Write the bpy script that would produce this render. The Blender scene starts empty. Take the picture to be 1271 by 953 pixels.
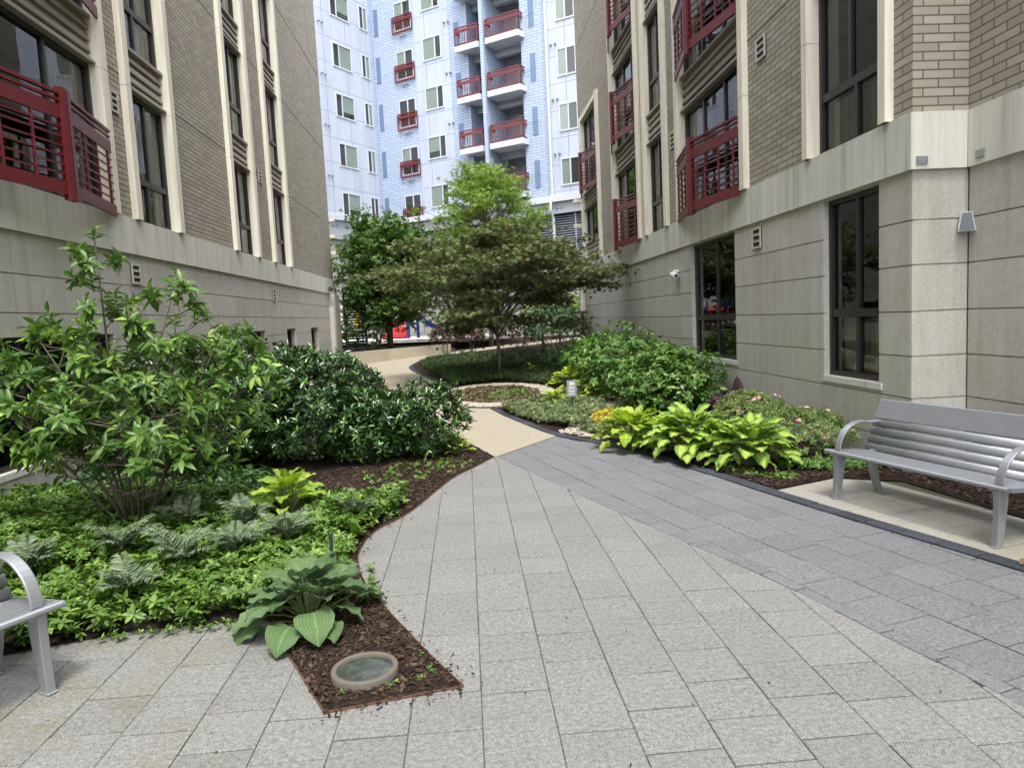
import bpy, bmesh, math, random
import numpy as np
from mathutils import Vector, Matrix
rng = np.random.default_rng(11)
random.seed(5)
SC = bpy.context.scene
COL = SC.collection
R = math.radians
HC = 1.68                                    # eye height


def T(y):                                    # the ground climbs gently beyond the paved court
    return max(0.0, .03 * (y - 12))


# ---------------------------------------------------------------- materials
class NT:
    def __init__(s, name):
        s.m = bpy.data.materials.new(name); s.m.use_nodes = True
        s.t = s.m.node_tree; s.t.nodes.clear()
        s.out = s.t.nodes.new('ShaderNodeOutputMaterial')

    def n(s, typ, **kw):
        nd = s.t.nodes.new('ShaderNode' + typ)
        for k, v in kw.items():
            if k.startswith('i_'):
                key = k[2:].replace('_', ' ')
                nd.inputs[int(key) if key.isdigit() else key].default_value = v
            else:
                setattr(nd, k, v)
        return nd

    def l(s, a, b): s.t.links.new(a, b)

    def ramp(s, src, stops):
        r = s.n('ValToRGB'); e = r.color_ramp.elements
        while len(e) < len(stops): e.new(.5)
        for q, (p, c) in zip(e, stops):
            q.position = p; q.color = (*c, 1) if len(c) == 3 else c
        s.l(src, r.inputs[0]); return r.outputs[0]

    def mix(s, f, a, b, mode='MIX'):
        m = s.n('Mix', data_type='RGBA', blend_type=mode)
        for i, v in ((0, f), (6, a), (7, b)):
            if hasattr(v, 'is_linked') or hasattr(v, 'links'): s.l(v, m.inputs[i])
            else: m.inputs[i].default_value = v if i == 0 else ((*v, 1) if len(v) == 3 else v)
        return m.outputs[2]

    def math(s, op, a, b=0.0):
        m = s.n('Math', operation=op)
        for i, v in ((0, a), (1, b)):
            if hasattr(v, 'links'): s.l(v, m.inputs[i])
            else: m.inputs[i].default_value = v
        return m.outputs[0]

    def noise(s, vec, scale, detail=4, rough=.6):
        n = s.n('TexNoise', i_Scale=scale, i_Detail=detail, i_Roughness=rough)
        if vec is not None: s.l(vec, n.inputs['Vector'])
        return n.outputs['Fac']

    def obj(s): return s.n('TexCoord').outputs['Object']

    def uv(s): return s.n('TexCoord').outputs['UV']

    def island(s): return s.n('NewGeometry').outputs['Random Per Island']

    def scaled(s, vec, v):
        m = s.n('Mapping'); s.l(vec, m.inputs[0]); m.inputs['Scale'].default_value = v
        return m.outputs[0]

    def bump(s, h, strength=.3, dist=.01):
        b = s.n('Bump', i_Strength=strength, i_Distance=dist); s.l(h, b.inputs['Height'])
        return b.outputs[0]

    def prin(s, col, rough=.6, metal=0., nrm=None, spec=.5):
        p = s.n('BsdfPrincipled')
        for k, v in (('Base Color', col), ('Roughness', rough), ('Metallic', metal), ('Specular IOR Level', spec)):
            if hasattr(v, 'links'): s.l(v, p.inputs[k])
            else: p.inputs[k].default_value = (*v, 1) if isinstance(v, tuple) else v
        if nrm is not None: s.l(nrm, p.inputs['Normal'])
        return p.outputs[0]

    def end(s, sh):
        s.l(sh, s.out.inputs[0]); return s.m


MAT = {}


def plain(name, col, rough=.5, metal=0., var=.12, scale=6., bump=0., spec=.5):
    t = NT(name); o = t.obj()
    f = t.noise(o, scale)
    c = t.mix(f, tuple(x * (1 - var) for x in col), tuple(min(1, x * (1 + var)) for x in col))
    nr = t.bump(t.noise(o, scale * 12, 6), bump, .004) if bump else None
    rr = t.math('ADD', t.math('MULTIPLY', f, .15), rough - .07)
    MAT[name] = t.end(t.prin(c, rr, metal, nr, spec)); return MAT[name]


def stone(name, lo, hi, speck=420., stain=(.8, .74, .6), stain_amt=.25, island=.1, rough=.85, bump=.25, side=None, con=1., streak=0.):
    t = NT(name); o = t.obj()
    f = t.n('TexNoise', i_Scale=speck, i_Detail=2., i_Roughness=.7); t.l(o, f.inputs['Vector'])
    g = t.noise(o, speck * .23, 3, .7)
    sp = t.math('ADD', t.math('MULTIPLY', f.outputs['Fac'], .65), t.math('MULTIPLY', g, .35))
    c = t.ramp(sp, [(.34, tuple(x * (1 - .58 * con) for x in lo)), (.45, lo), (.56, hi), (.68, tuple(min(1, x * (1 + .5 * con)) for x in hi))])
    isl = t.math('ADD', t.math('MULTIPLY', t.island(), island * 2), 1 - island)
    hsv = t.n('HueSaturation'); t.l(c, hsv.inputs['Color']); t.l(isl, hsv.inputs['Value'])
    big = t.ramp(t.noise(o, 1.6, 5, .65), [(.45, (0, 0, 0)), (.72, (1, 1, 1))])
    if side:
        sx = t.n('SeparateXYZ'); t.l(o, sx.inputs[0]); mr = t.n('MapRange'); t.l(sx.outputs[0], mr.inputs[0])
        mr.inputs[1].default_value, mr.inputs[2].default_value = side; mr.inputs[3].default_value = .2; mr.inputs[4].default_value = 2.2
        big = t.math('MULTIPLY', big, mr.outputs[0])
    c = t.mix(t.math('MULTIPLY', big, stain_amt), hsv.outputs[0], stain, 'MULTIPLY')
    dirt = t.ramp(t.noise(o, 5.5, 6, .7), [(.5, (0, 0, 0)), (.75, (1, 1, 1))])
    c = t.mix(t.math('MULTIPLY', dirt, .34), c, (.62, .6, .56), 'MULTIPLY')
    if streak:
        sk = t.ramp(t.noise(t.scaled(o, (4, 4, .3)), 2., 6, .65), [(.42, (0, 0, 0)), (.7, (1, 1, 1))])
        c = t.mix(t.math('MULTIPLY', sk, streak), c, (.66, .64, .58), 'MULTIPLY')
    MAT[name] = t.end(t.prin(c, rough, 0, t.bump(sp, bump, .002), .3)); return MAT[name]


stone('paver_light', (.124, .125, .122), (.208, .209, .203), 190, (.80, .77, .55), .6, .06, side=(-.3, -2.4))
stone('paver_gray', (.098, .101, .108), (.168, .172, .182), 190, (.88, .88, .84), .3, .07)
stone('paver_patio', (.22, .212, .19), (.31, .30, .27), 330, (.86, .82, .62), .6, .06)
stone('path_tan', (.235, .21, .16), (.335, .30, .238), 200, (.9, .85, .7), .4, 0.)
stone('joint_sand', (.035, .038, .026), (.075, .075, .05), 300, (.6, .65, .4), .5, 0.)
stone('edging_black', (.022, .026, .036), (.05, .055, .07), 200, (.8, .85, .9), .3, .25, .75)
stone('curb', (.34, .30, .22), (.45, .40, .31), 160, (.8, .75, .6), .4, .05)
stone('precast', (.44, .425, .385), (.555, .535, .49), 210, (.84, .8, .72), .4, .055, .85, .3, con=.45, streak=.45)
stone('gravel', (.36, .30, .24), (.52, .45, .36), 60, (.8, .7, .6), .4, .3)


def mk_band():
    t = NT('concrete_band'); o = t.obj()
    st = t.noise(t.scaled(o, (3.4, 3.4, .22)), 2.2, 6, .62)
    fine = t.noise(o, 60, 5, .6)
    c = t.ramp(st, [(.3, (.44, .43, .38)), (.46, (.585, .57, .515)), (.6, (.65, .635, .575)), (.75, (.69, .675, .615))])
    c = t.mix(t.math('MULTIPLY', fine, .35), c, (.74, .73, .7), 'MULTIPLY')
    MAT['band'] = t.end(t.prin(c, .85, 0, t.bump(fine, .12, .003), .3))


mk_band()


def mk_fin():
    t = NT('cream_concrete'); o = t.obj()
    st = t.noise(t.scaled(o, (5, 5, .3)), 2.5, 6, .65)
    fine = t.noise(o, 90, 4, .6)
    c = t.ramp(st, [(.3, (.60, .56, .45)), (.5, (.74, .695, .58)), (.7, (.80, .76, .65))])
    c = t.mix(t.math('MULTIPLY', fine, .3), c, (.78, .76, .7), 'MULTIPLY')
    MAT['fin'] = t.end(t.prin(c, .8, 0, t.bump(fine, .1, .003), .3))


mk_fin()


def mk_brick():
    t = NT('tan_brick'); uv = t.uv()
    br = t.n('TexBrick', offset=.5, i_Scale=1., i_Mortar_Size=.007, i_Mortar_Smooth=.15, i_Bias=0.,
             i_Brick_Width=.30, i_Row_Height=.0805)
    t.l(uv, br.inputs['Vector'])
    br.inputs['Color1'].default_value = (.38, .345, .28, 1); br.inputs['Color2'].default_value = (.48, .44, .365, 1)
    br.inputs['Mortar'].default_value = (.16, .148, .125, 1)
    o = t.obj(); fine = t.noise(o, 120, 4, .7); big = t.noise(o, 1.1, 5, .6)
    c = t.mix(t.math('MULTIPLY', fine, .5), br.outputs[0], (.6, .58, .55), 'MULTIPLY')
    c = t.mix(t.math('MULTIPLY', big, .4), c, (.78, .76, .74), 'MULTIPLY')
    h = t.math('ADD', t.math('MULTIPLY', br.outputs['Fac'], -1.), t.math('MULTIPLY', fine, .35))
    MAT['brick'] = t.end(t.prin(c, .9, 0, t.bump(h, 1., .02), .25))


mk_brick()
plain('spandrel', (.27, .245, .20), .55, 0, .15, 3.)
plain('bronze', (.022, .020, .019), .4, .0, .2, 8.)
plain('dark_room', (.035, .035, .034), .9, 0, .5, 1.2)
plain('blind', (.55, .53, .47), .8, 0, .12, 9)
plain('blind_pale', (.34, .385, .34), .7, 0, .08, 3)
plain('red_metal', (.115, .011, .014), .42, 0, .25, 5.)
plain('silver', (.325, .34, .362), .40, .6, .06, 9., .05)
plain('dark_metal', (.03, .032, .035), .5, .2)
plain('galvanised', (.33, .34, .35), .45, .6)
plain('white_trim', (.47, .49, .53), .5, 0, .05)
plain('white_plastic', (.78, .78, .76), .4)
plain('red_plastic', (.55, .025, .03), .4)
plain('blue_plastic', (.015, .035, .26), .35)
plain('yellow_plastic', (.6, .4, .05), .4)
plain('gray_wall', (.30, .29, .28), .9, 0, .25, 7., .4)
plain('soffit', (.30, .32, .35), .7, 0, .1, 2)
plain('recess_wall', (.28, .28, .28), .8, 0, .12, 2)
plain('wood_dark', (.07, .045, .03), .7, 0, .3, 9)
plain('rust_steel', (.12, .06, .035), .8, .2, .4, 30)
plain('louver_metal', (.30, .33, .38), .5, .3, .1)
plain('white_floor', (.74, .72, .66), .8)
plain('blue_panel', (.115, .175, .28), .4, 0, .15, 1.5)


def mk_panel():
    t = NT('white_panel'); o = t.obj(); uv = t.uv()
    st = t.noise(t.scaled(o, (.8, .8, .12)), 2., 5, .6)
    c = t.ramp(st, [(.3, (.335, .37, .445)), (.6, (.40, .435, .51))])
    br = t.n('TexBrick', offset=0., i_Scale=1., i_Mortar_Size=.018, i_Brick_Width=1.45, i_Row_Height=1.36)
    t.l(uv, br.inputs['Vector'])
    c = t.mix(br.outputs['Fac'], c, (.20, .235, .31))
    MAT['panel'] = t.end(t.prin(c, .55, 0, None, .4))


mk_panel()


def mk_siding():
    t = NT('blue_siding'); uv = t.uv()
    br = t.n('TexBrick', offset=.5, i_Scale=1., i_Mortar_Size=.02, i_Mortar_Smooth=.3, i_Brick_Width=.5, i_Row_Height=.15)
    t.l(uv, br.inputs['Vector'])
    br.inputs['Color1'].default_value = (.325, .385, .49, 1); br.inputs['Color2'].default_value = (.365, .43, .535, 1)
    br.inputs['Mortar'].default_value = (.225, .29, .405, 1)
    h = t.math('MULTIPLY', br.outputs['Fac'], -1.)
    MAT['siding'] = t.end(t.prin(br.outputs[0], .6, 0, t.bump(h, .7, .02), .3))


mk_siding()


def mk_glass():
    t = NT('window_glass')
    fr = t.n('Fresnel', i_IOR=1.47)
    tr = t.n('BsdfTransparent'); tr.inputs[0].default_value = (.74, .77, .76, 1)
    gl = t.n('BsdfGlossy', i_Roughness=.015); gl.inputs[0].default_value = (.93, .95, .97, 1)
    w = t.noise(t.obj(), 1.3, 2, .4)
    t.l(t.bump(w, .10, .02), gl.inputs['Normal'])
    mx = t.n('MixShader'); f = t.math('ADD', t.math('MULTIPLY', fr.outputs[0], 1.0), .02)
    t.l(f, mx.inputs[0]); t.l(tr.outputs[0], mx.inputs[1]); t.l(gl.outputs[0], mx.inputs[2])
    MAT['glass'] = t.end(mx.outputs[0])


mk_glass()
t = NT('far_glass'); o = t.obj(); fr = t.n('Fresnel', i_IOR=1.35); tr = t.n('BsdfTransparent'); tr.inputs[0].default_value = (.72, .76, .74, 1)
gl = t.n('BsdfGlossy', i_Roughness=.05); mx = t.n('MixShader'); mx.inputs[0].default_value = .10; t.l(tr.outputs[0], mx.inputs[1]); t.l(gl.outputs[0], mx.inputs[2]); MAT['far_glass'] = t.end(mx.outputs[0])


def mk_soil(name, c1, c2, c3, sc):
    t = NT(name); o = t.obj()
    v = t.n('TexVoronoi', i_Scale=sc, feature='F1'); t.l(t.scaled(o, (1, 1.7, 1)), v.inputs['Vector'])
    n = t.noise(o, sc * .7, 6, .7)
    cc = t.n('SeparateColor'); t.l(v.outputs['Color'], cc.inputs[0])
    c = t.ramp(cc.outputs[0], [(.0, c1), (.55, c2), (.95, c3)])
    c = t.mix(n, c, tuple(x * .6 for x in c1))
    h = t.math('ADD', t.math('MULTIPLY', v.outputs['Distance'], -1.), n)
    MAT[name] = t.end(t.prin(c, .95, 0, t.bump(h, .9, .03), .2))


mk_soil('mulch', (.022, .013, .010), (.04, .024, .017), (.095, .062, .043), 55)
mk_soil('soil', (.035, .024, .016), (.06, .042, .028), (.10, .075, .05), 40)


def chip(name, cols):
    t = NT(name)
    c = t.ramp(t.island(), [(i / (len(cols) - 1), q) for i, q in enumerate(cols)])
    f = t.noise(t.obj(), 90, 3)
    c = t.mix(t.math('MULTIPLY', f, .6), c, (.4, .4, .4), 'MULTIPLY')
    MAT[name] = t.end(t.prin(c, .9, 0, None, .25))


chip('chips', [(.016, .010, .008), (.034, .020, .014), (.052, .030, .021), (.12, .08, .054)])
chip('pebbles', [(.36, .31, .24), (.47, .41, .32), (.54, .49, .40), (.30, .28, .25), (.58, .51, .40)])
chip('flower_pink', [(.62, .20, .22), (.75, .36, .33), (.80, .50, .40)])


def leaf(name, c1, c2, rough=.42, trans=.28, vein=0., tip=None, spec=.32, edge=None):
    t = NT(name); isl = t.island()
    c = t.ramp(isl, [(0., c1), (.55, tuple((a + b) / 2 for a, b in zip(c1, c2))), (1., c2)])
    if tip is not None:
        c = t.mix(t.ramp(isl, [(.80, (0, 0, 0)), (.90, (1, 1, 1))]), c, tip)
    nr = None
    if vein or edge:
        s = t.n('SeparateXYZ'); t.l(t.uv(), s.inputs[0])
        u = t.math('ABSOLUTE', t.math('SUBTRACT', s.outputs[0], .5))
    if edge:
        c = t.mix(t.ramp(u, [(.16, (1, 1, 1)), (.34, (0, 0, 0))]), c, edge)
    if vein:
        k = t.math('SINE', t.math('MULTIPLY', u, 75.))
        nr = t.bump(k, vein, .004)
        mid = t.ramp(u, [(.015, (1, 1, 1)), (.045, (0, 0, 0))])
        c = t.mix(t.math('MULTIPLY', mid, .5), c, tuple(min(1, x * 1.8) for x in c2))
        c = t.mix(t.math('MULTIPLY', t.math('ADD', t.math('MULTIPLY', k, .5), .5), .22), c, (.45, .5, .4), 'MULTIPLY')
    p = t.prin(c, rough, 0, nr, spec)
    tl = t.n('BsdfTranslucent')
    hs = t.n('HueSaturation', i_Saturation=1.1, i_Value=1.3); t.l(c, hs.inputs['Color']); t.l(hs.outputs[0], tl.inputs[0])
    m = t.n('MixShader', i_0=trans); t.l(p, m.inputs[1]); t.l(tl.outputs[0], m.inputs[2])
    MAT[name] = t.end(m.outputs[0])


leaf('lf_laurel', (0.017, 0.046, 0.011), (0.043, 0.101, 0.022), .26, .10, tip=(0.106, 0.209, 0.038), spec=.6)
leaf('lf_magnolia', (0.050, 0.116, 0.022), (0.116, 0.217, 0.045), .36, .30, tip=(0.222, 0.333, 0.060))
leaf('lf_pachy', (0.056, 0.122, 0.019), (0.126, 0.220, 0.040), .42, .22, tip=(0.188, 0.290, 0.054))
leaf('lf_fern', (.085, .135, .065), (.195, .24, .145), .6, .22)
leaf('lf_hosta_green', (.082, .150, .062), (.135, .215, .09), .42, .2, vein=.6)
leaf('lf_hosta_gold', (0.210, 0.333, 0.037), (0.420, 0.543, 0.074), .40, .3, vein=.5)
leaf('lf_hosta_mix', (0.088, 0.203, 0.047), (0.203, 0.338, 0.068), .40, .28, vein=.5, edge=(0.446, 0.567, 0.095))
leaf('lf_hydrangea', (0.053, 0.132, 0.025), (0.120, 0.227, 0.044), .45, .25, tip=(0.255, 0.359, 0.095))
leaf('lf_maple', (0.085, 0.134, 0.044), (0.165, 0.207, 0.076), .5, .3, tip=(0.248, 0.179, 0.117))
leaf('lf_locust', (0.115, 0.207, 0.037), (0.230, 0.329, 0.058), .45, .35, tip=(0.310, 0.401, 0.081))
leaf('lf_tree', (0.040, 0.093, 0.016), (0.094, 0.175, 0.034), .42, .25, tip=(0.145, 0.238, 0.045))
leaf('lf_holly', (0.027, 0.068, 0.021), (0.068, 0.143, 0.042), .35, .15)
leaf('lf_purple', (0.070, 0.031, 0.031), (0.140, 0.070, 0.059), .45, .2, tip=(0.070, 0.112, 0.042))
leaf('lf_azalea', (0.090, 0.173, 0.042), (0.195, 0.285, 0.075), .45, .25, tip=(0.360, 0.360, 0.135))
leaf('lf_mondo', (0.051, 0.101, 0.037), (0.127, 0.192, 0.067), .45, .15)
leaf('lf_blue', (0.119, 0.173, 0.086), (0.238, 0.293, 0.141), .55, .2, tip=(0.308, 0.359, 0.121))
leaf('lf_yellow', (0.450, 0.360, 0.040), (0.580, 0.480, 0.070), .5, .3)
leaf('lf_heuchera', (0.035, 0.016, 0.022), (0.075, 0.035, 0.042), .4, .15)
leaf('lf_litter', (.10, .06, .04), (.18, .11, .07), .8, .1, tip=(.10, .18, .06))
plain('bark', (.105, .085, .068), .9, 0, .35, 14., .5)
plain('bark_brown', (.10, .062, .042), .9, 0, .35, 14., .5)
plain('stem_green', (.09, .12, .04), .6)

# ---------------------------------------------------------------- mesh helpers


class MB:
    def __init__(s): s.v = []; s.f = []; s.mi = []

    def add(s, vs, fs, mi=0):
        b = len(s.v); s.v.extend([tuple(map(float, p)) for p in vs])
        s.f.extend([tuple(b + i for i in f) for f in fs]); s.mi.extend([mi] * len(fs))

    def box(s, x0, x1, y0, y1, z0, z1, mi=0):
        x0, x1 = sorted((x0, x1)); y0, y1 = sorted((y0, y1)); z0, z1 = sorted((z0, z1))
        s.add([(x0, y0, z0), (x1, y0, z0), (x1, y1, z0), (x0, y1, z0), (x0, y0, z1), (x1, y0, z1), (x1, y1, z1), (x0, y1, z1)],
              [(0, 3, 2, 1), (4, 5, 6, 7), (0, 1, 5, 4), (1, 2, 6, 5), (2, 3, 7, 6), (3, 0, 4, 7)], mi)

    def obox(s, c, ax, ay, az, hx, hy, hz, mi=0):
        c = Vector(c); ax, ay, az = Vector(ax) * hx, Vector(ay) * hy, Vector(az) * hz
        vs = [c + ax * i + ay * j + az * k for k in (-1, 1) for j, i in ((-1, -1), (-1, 1), (1, 1), (1, -1))]
        s.add(vs, [(0, 3, 2, 1), (4, 5, 6, 7), (0, 1, 5, 4), (1, 2, 6, 5), (2, 3, 7, 6), (3, 0, 4, 7)], mi)

    def bar(s, p, q, w, h, up=(0, 0, 1), mi=0):
        p, q = Vector(p), Vector(q); d = q - p; L = d.length; d.normalize()
        up = Vector(up); side = d.cross(up)
        if side.length < 1e-4: side = d.cross(Vector((1, 0, 0)))
        side.normalize(); u2 = side.cross(d)
        s.obox((p + q) / 2, d, side, u2, L / 2, w / 2, h / 2, mi)

    def tube(s, pts, rad, n=8, mi=0, cap=True):
        pts = [Vector(p) for p in pts]; rr = rad if hasattr(rad, '__len__') else [rad] * len(pts)
        rings = []; prev = None
        for i, p in enumerate(pts):
            d = (pts[min(i + 1, len(pts) - 1)] - pts[max(i - 1, 0)])
            d = d.normalized() if d.length > 1e-9 else Vector((0, 0, 1))
            if prev is None:
                a = d.cross(Vector((.3, .9, .2))); a.normalize()
            else:
                a = prev - d * prev.dot(d)
                a.normalize()
            prev = a; b = d.cross(a)
            rings.append([p + (a * math.cos(t) + b * math.sin(t)) * rr[i] for t in [2 * math.pi * k / n for k in range(n)]])
        vs = [q for r in rings for q in r]; fs = []
        for i in range(len(pts) - 1):
            for k in range(n):
                fs.append((i * n + k, i * n + (k + 1) % n, (i + 1) * n + (k + 1) % n, (i + 1) * n + k))
        if cap:
            fs.append(tuple(range(n - 1, -1, -1))); fs.append(tuple((len(pts) - 1) * n + k for k in range(n)))
        s.add(vs, fs, mi)

    def poly(s, pts, z0, z1, mi=0):            # extruded convex polygon
        n = len(pts)
        s.add([(x, y, z0) for x, y in pts] + [(x, y, z1) for x, y in pts],
              [tuple(range(n - 1, -1, -1)), tuple(range(n, 2 * n))] + [(i, (i + 1) % n, n + (i + 1) % n, n + i) for i in range(n)], mi)

    def build(s, name, mats, parent=None, smooth=False, local=False):
        if not isinstance(mats, (list, tuple)): mats = [mats]
        me = bpy.data.meshes.new(name)
        off = Vector((0, 0, 0)) if (parent is None or local) else parent_loc(parent)
        me.from_pydata([(x - off.x, y - off.y, z - off.z) for x, y, z in s.v], [], s.f)
        for m in mats: me.materials.append(MAT[m])
        if len(mats) > 1: me.polygons.foreach_set('material_index', s.mi)
        uv = me.uv_layers.new(name='UVMap'); out = []
        for f in s.f:
            P = [Vector(s.v[i]) for i in f]
            n = Vector((0, 0, 0))
            for i in range(len(P)): n += P[i].cross(P[(i + 1) % len(P)])
            a = (abs(n.x), abs(n.y), abs(n.z)); k = a.index(max(a))
            for p in P:
                out.extend((p.y, p.z) if k == 0 else (p.x, p.z) if k == 1 else (p.x, p.y))
        uv.data.foreach_set('uv', out)
        if smooth: me.polygons.foreach_set('use_smooth', [True] * len(me.polygons))
        me.update()
        o = bpy.data.objects.new(name, me); COL.objects.link(o)
        if parent is not None: o.parent = parent
        return o


def parent_loc(p):
    v = Vector((0, 0, 0))
    while p is not None:
        v += p.location; p = p.parent
    return v


def tag(o, label=None, cat=None, group=None, kind=None):
    if label: o['label'] = label
    if cat: o['category'] = cat
    if group: o['group'] = group
    if kind: o['kind'] = kind
    return o


def empty(name, loc, rz=0, parent=None):
    o = bpy.data.objects.new(name, None); COL.objects.link(o); o.location = loc; o.rotation_euler = (0, 0, rz)
    o.empty_display_size = .2
    if parent: o.parent = parent
    return o


def copy_tree(o, parent=None):
    c = o.copy(); COL.objects.link(c)
    if parent: c.parent = parent
    for ch in list(o.children): copy_tree(ch, c)
    return c


# leaf templates: (along, across, up) + faces
def tmpl_leaf(droop=.12, fold=.10):
    v = [(0, 0, 0), (.16, .26, fold * .6), (.45, .5, fold), (.78, .30, fold * .5 - droop * .45), (1, 0, -droop),
         (.78, -.30, fold * .5 - droop * .45), (.45, -.5, fold), (.16, -.26, fold * .6), (.45, 0, 0), (.78, 0, -droop * .45), (.16, 0, 0)]
    f = [(0, 10, 1), (1, 10, 8, 2), (2, 8, 9, 3), (3, 9, 4), (0, 7, 10), (7, 6, 8, 10), (6, 5, 9, 8), (5, 4, 9)]
    return np.array(v), f


def tmpl_small(fold=.12):
    v = [(0, 0, 0), (.45, .5, fold), (1, 0, -.08), (.45, -.5, fold)]
    return np.array(v), [(0, 2, 1), (0, 3, 2)]


def tmpl_palm():                              # five-fingered small leaf
    v = [(0, 0, 0)]; f = []
    for i, (a, L) in enumerate(((-75, .62), (-38, .85), (0, 1.), (38, .85), (75, .62))):
        a = math.radians(a); d = (math.cos(a), math.sin(a)); n = (-d[1], d[0]); b = len(v)
        for s_, w in ((.45, .11), (1., 0), (.45, -.11)):
            v.append((d[0] * L * s_ + n[0] * w, d[1] * L * s_ + n[1] * w, .04 - .14 * s_))
        f += [(0, b + 2, b + 1, b)]
    return np.array(v), f


def nz(a):
    return a / np.maximum(np.linalg.norm(a, axis=-1, keepdims=True), 1e-9)


def leaves(name, P, D, N, L, W, tm, mat, parent=None):
    tv, tf = tm; n = len(P); D = nz(D); S = nz(np.cross(N, D)); N = np.cross(D, S)
    L = np.broadcast_to(np.asarray(L, float), (n,)); W = np.broadcast_to(np.asarray(W, float), (n,))
    V = (P[:, None] + D[:, None] * (tv[None, :, 0:1] * L[:, None, None]) + S[:, None] * (tv[None, :, 1:2] * W[:, None, None])
         + N[:, None] * (tv[None, :, 2:3] * L[:, None, None])).reshape(-1, 3)
    k = len(tv)
    if parent is not None: V = V - np.array(parent_loc(parent))
    me = bpy.data.meshes.new(name)
    sizes = np.array([len(f) for f in tf]); flat = np.concatenate([np.array(f) for f in tf])
    idx = (flat[None] + (np.arange(n) * k)[:, None]).reshape(-1)
    tot = np.tile(sizes, n); st = np.concatenate([[0], np.cumsum(tot)[:-1]])
    me.vertices.add(len(V)); me.vertices.foreach_set('co', V.astype(np.float32).ravel())
    me.loops.add(len(idx)); me.loops.foreach_set('vertex_index', idx.astype(np.int32))
    me.polygons.add(len(tot)); me.polygons.foreach_set('loop_start', st.astype(np.int32))
    me.polygons.foreach_set('loop_total', tot.astype(np.int32))
    uvl = me.uv_layers.new(name='UVMap')
    tuv = np.stack([tv[:, 1] + .5, tv[:, 0]], 1)[flat]
    uvl.data.foreach_set('uv', np.tile(tuv, (n, 1)).astype(np.float32).ravel())
    me.polygons.foreach_set('use_smooth', np.ones(len(tot), bool))
    me.materials.append(MAT[mat]); me.update(calc_edges=True); me.validate()
    o = bpy.data.objects.new(name, me); COL.objects.link(o)
    if parent is not None: o.parent = parent
    return o


def whorls(P, A, n, elev, jit=.3, spread=0.):
    """n leaves round each shoot P with axis A; elev: angle above the plane normal to A (rad)"""
    S = len(P); A = nz(A)
    ref = np.where(np.abs(A[:, 2:3]) > .9, np.array([[1., 0, 0]]), np.array([[0, 0, 1.]]))
    X = nz(np.cross(A, ref)); Y = np.cross(A, X)
    az = (np.arange(n) * 2.399963)[None] + rng.uniform(0, 6.28, (S, 1)) + rng.normal(0, .15, (S, n))
    el = elev + rng.normal(0, jit, (S, n))
    rad = X[:, None] * np.cos(az)[..., None] + Y[:, None] * np.sin(az)[..., None]
    D = A[:, None] * np.sin(el)[..., None] + rad * np.cos(el)[..., None]
    N = A[:, None] * np.cos(el)[..., None] - rad * np.sin(el)[..., None]
    PP = np.repeat(P[:, None], n, 1) + A[:, None] * (np.arange(n)[None, :, None] / n * spread)
    return PP.reshape(-1, 3), D.reshape(-1, 3), N.reshape(-1, 3)


def lumpy_dome(n, c, rx, ry, h, lumps=9, inner=.55, seed=0, amp=.22, low=.0, power=1.):
    """points and outward axes spread through the outer shell of an uneven dome standing on c"""
    g = np.random.default_rng(seed)
    d = nz(g.normal(size=(n, 3))); k_ = d[:, 2] < 0; d[k_, 2] *= np.where(g.uniform(0, 1, k_.sum()) < low, .95, -1)
    lc = nz(g.normal(size=(lumps, 3)) * np.array([1, 1, .8]) + np.array([0, 0, .3])); la = g.uniform(-.6, 1., lumps) * amp
    k = 1 + (np.exp(-((d[:, None] - lc[None]) ** 2).sum(-1) / .16) * la[None]).sum(1)
    t = inner + (1 - inner) * g.uniform(0, 1, n) ** .5
    Q = d * k[:, None] * t[:, None] * np.array([rx, ry, h * .55])
    P = np.array(c) + Q + np.array([0, 0, h * .45])
    P[:, 2] = np.maximum(P[:, 2], c[2] + .03 + g.uniform(0, .1, n))
    return P, d


def stems(mb, base, tips, r0=.012, seed=0, bend=.1):
    g = random.Random(seed)
    for t in tips:
        b = Vector(base) + Vector((g.uniform(-.08, .08), g.uniform(-.08, .08), 0)); t = Vector(t)
        m = b.lerp(t, .5) + Vector((g.uniform(-bend, bend), g.uniform(-bend, bend), bend))
        mb.tube([b, b.lerp(m, .6), m, t], [r0, r0 * .8, r0 * .6, r0 * .3], 5)

# ---------------------------------------------------------------- ground, paving, beds
def smooth_line(pts, n=8):
    pts = [Vector((*p, 0)) for p in pts]; out = []
    P = [pts[0] * 2 - pts[1]] + pts + [pts[-1] * 2 - pts[-2]]
    for i in range(1, len(P) - 2):
        for k in range(n):
            t = k / n; a, b, c, d = P[i - 1:i + 3]
            q = .5 * ((2 * b) + (c - a) * t + (2 * a - 5 * b + 4 * c - d) * t * t + (3 * b - a - 3 * c + d) * t ** 3)
            out.append((q.x, q.y))
    out.append((pts[-1].x, pts[-1].y)); return out


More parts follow.
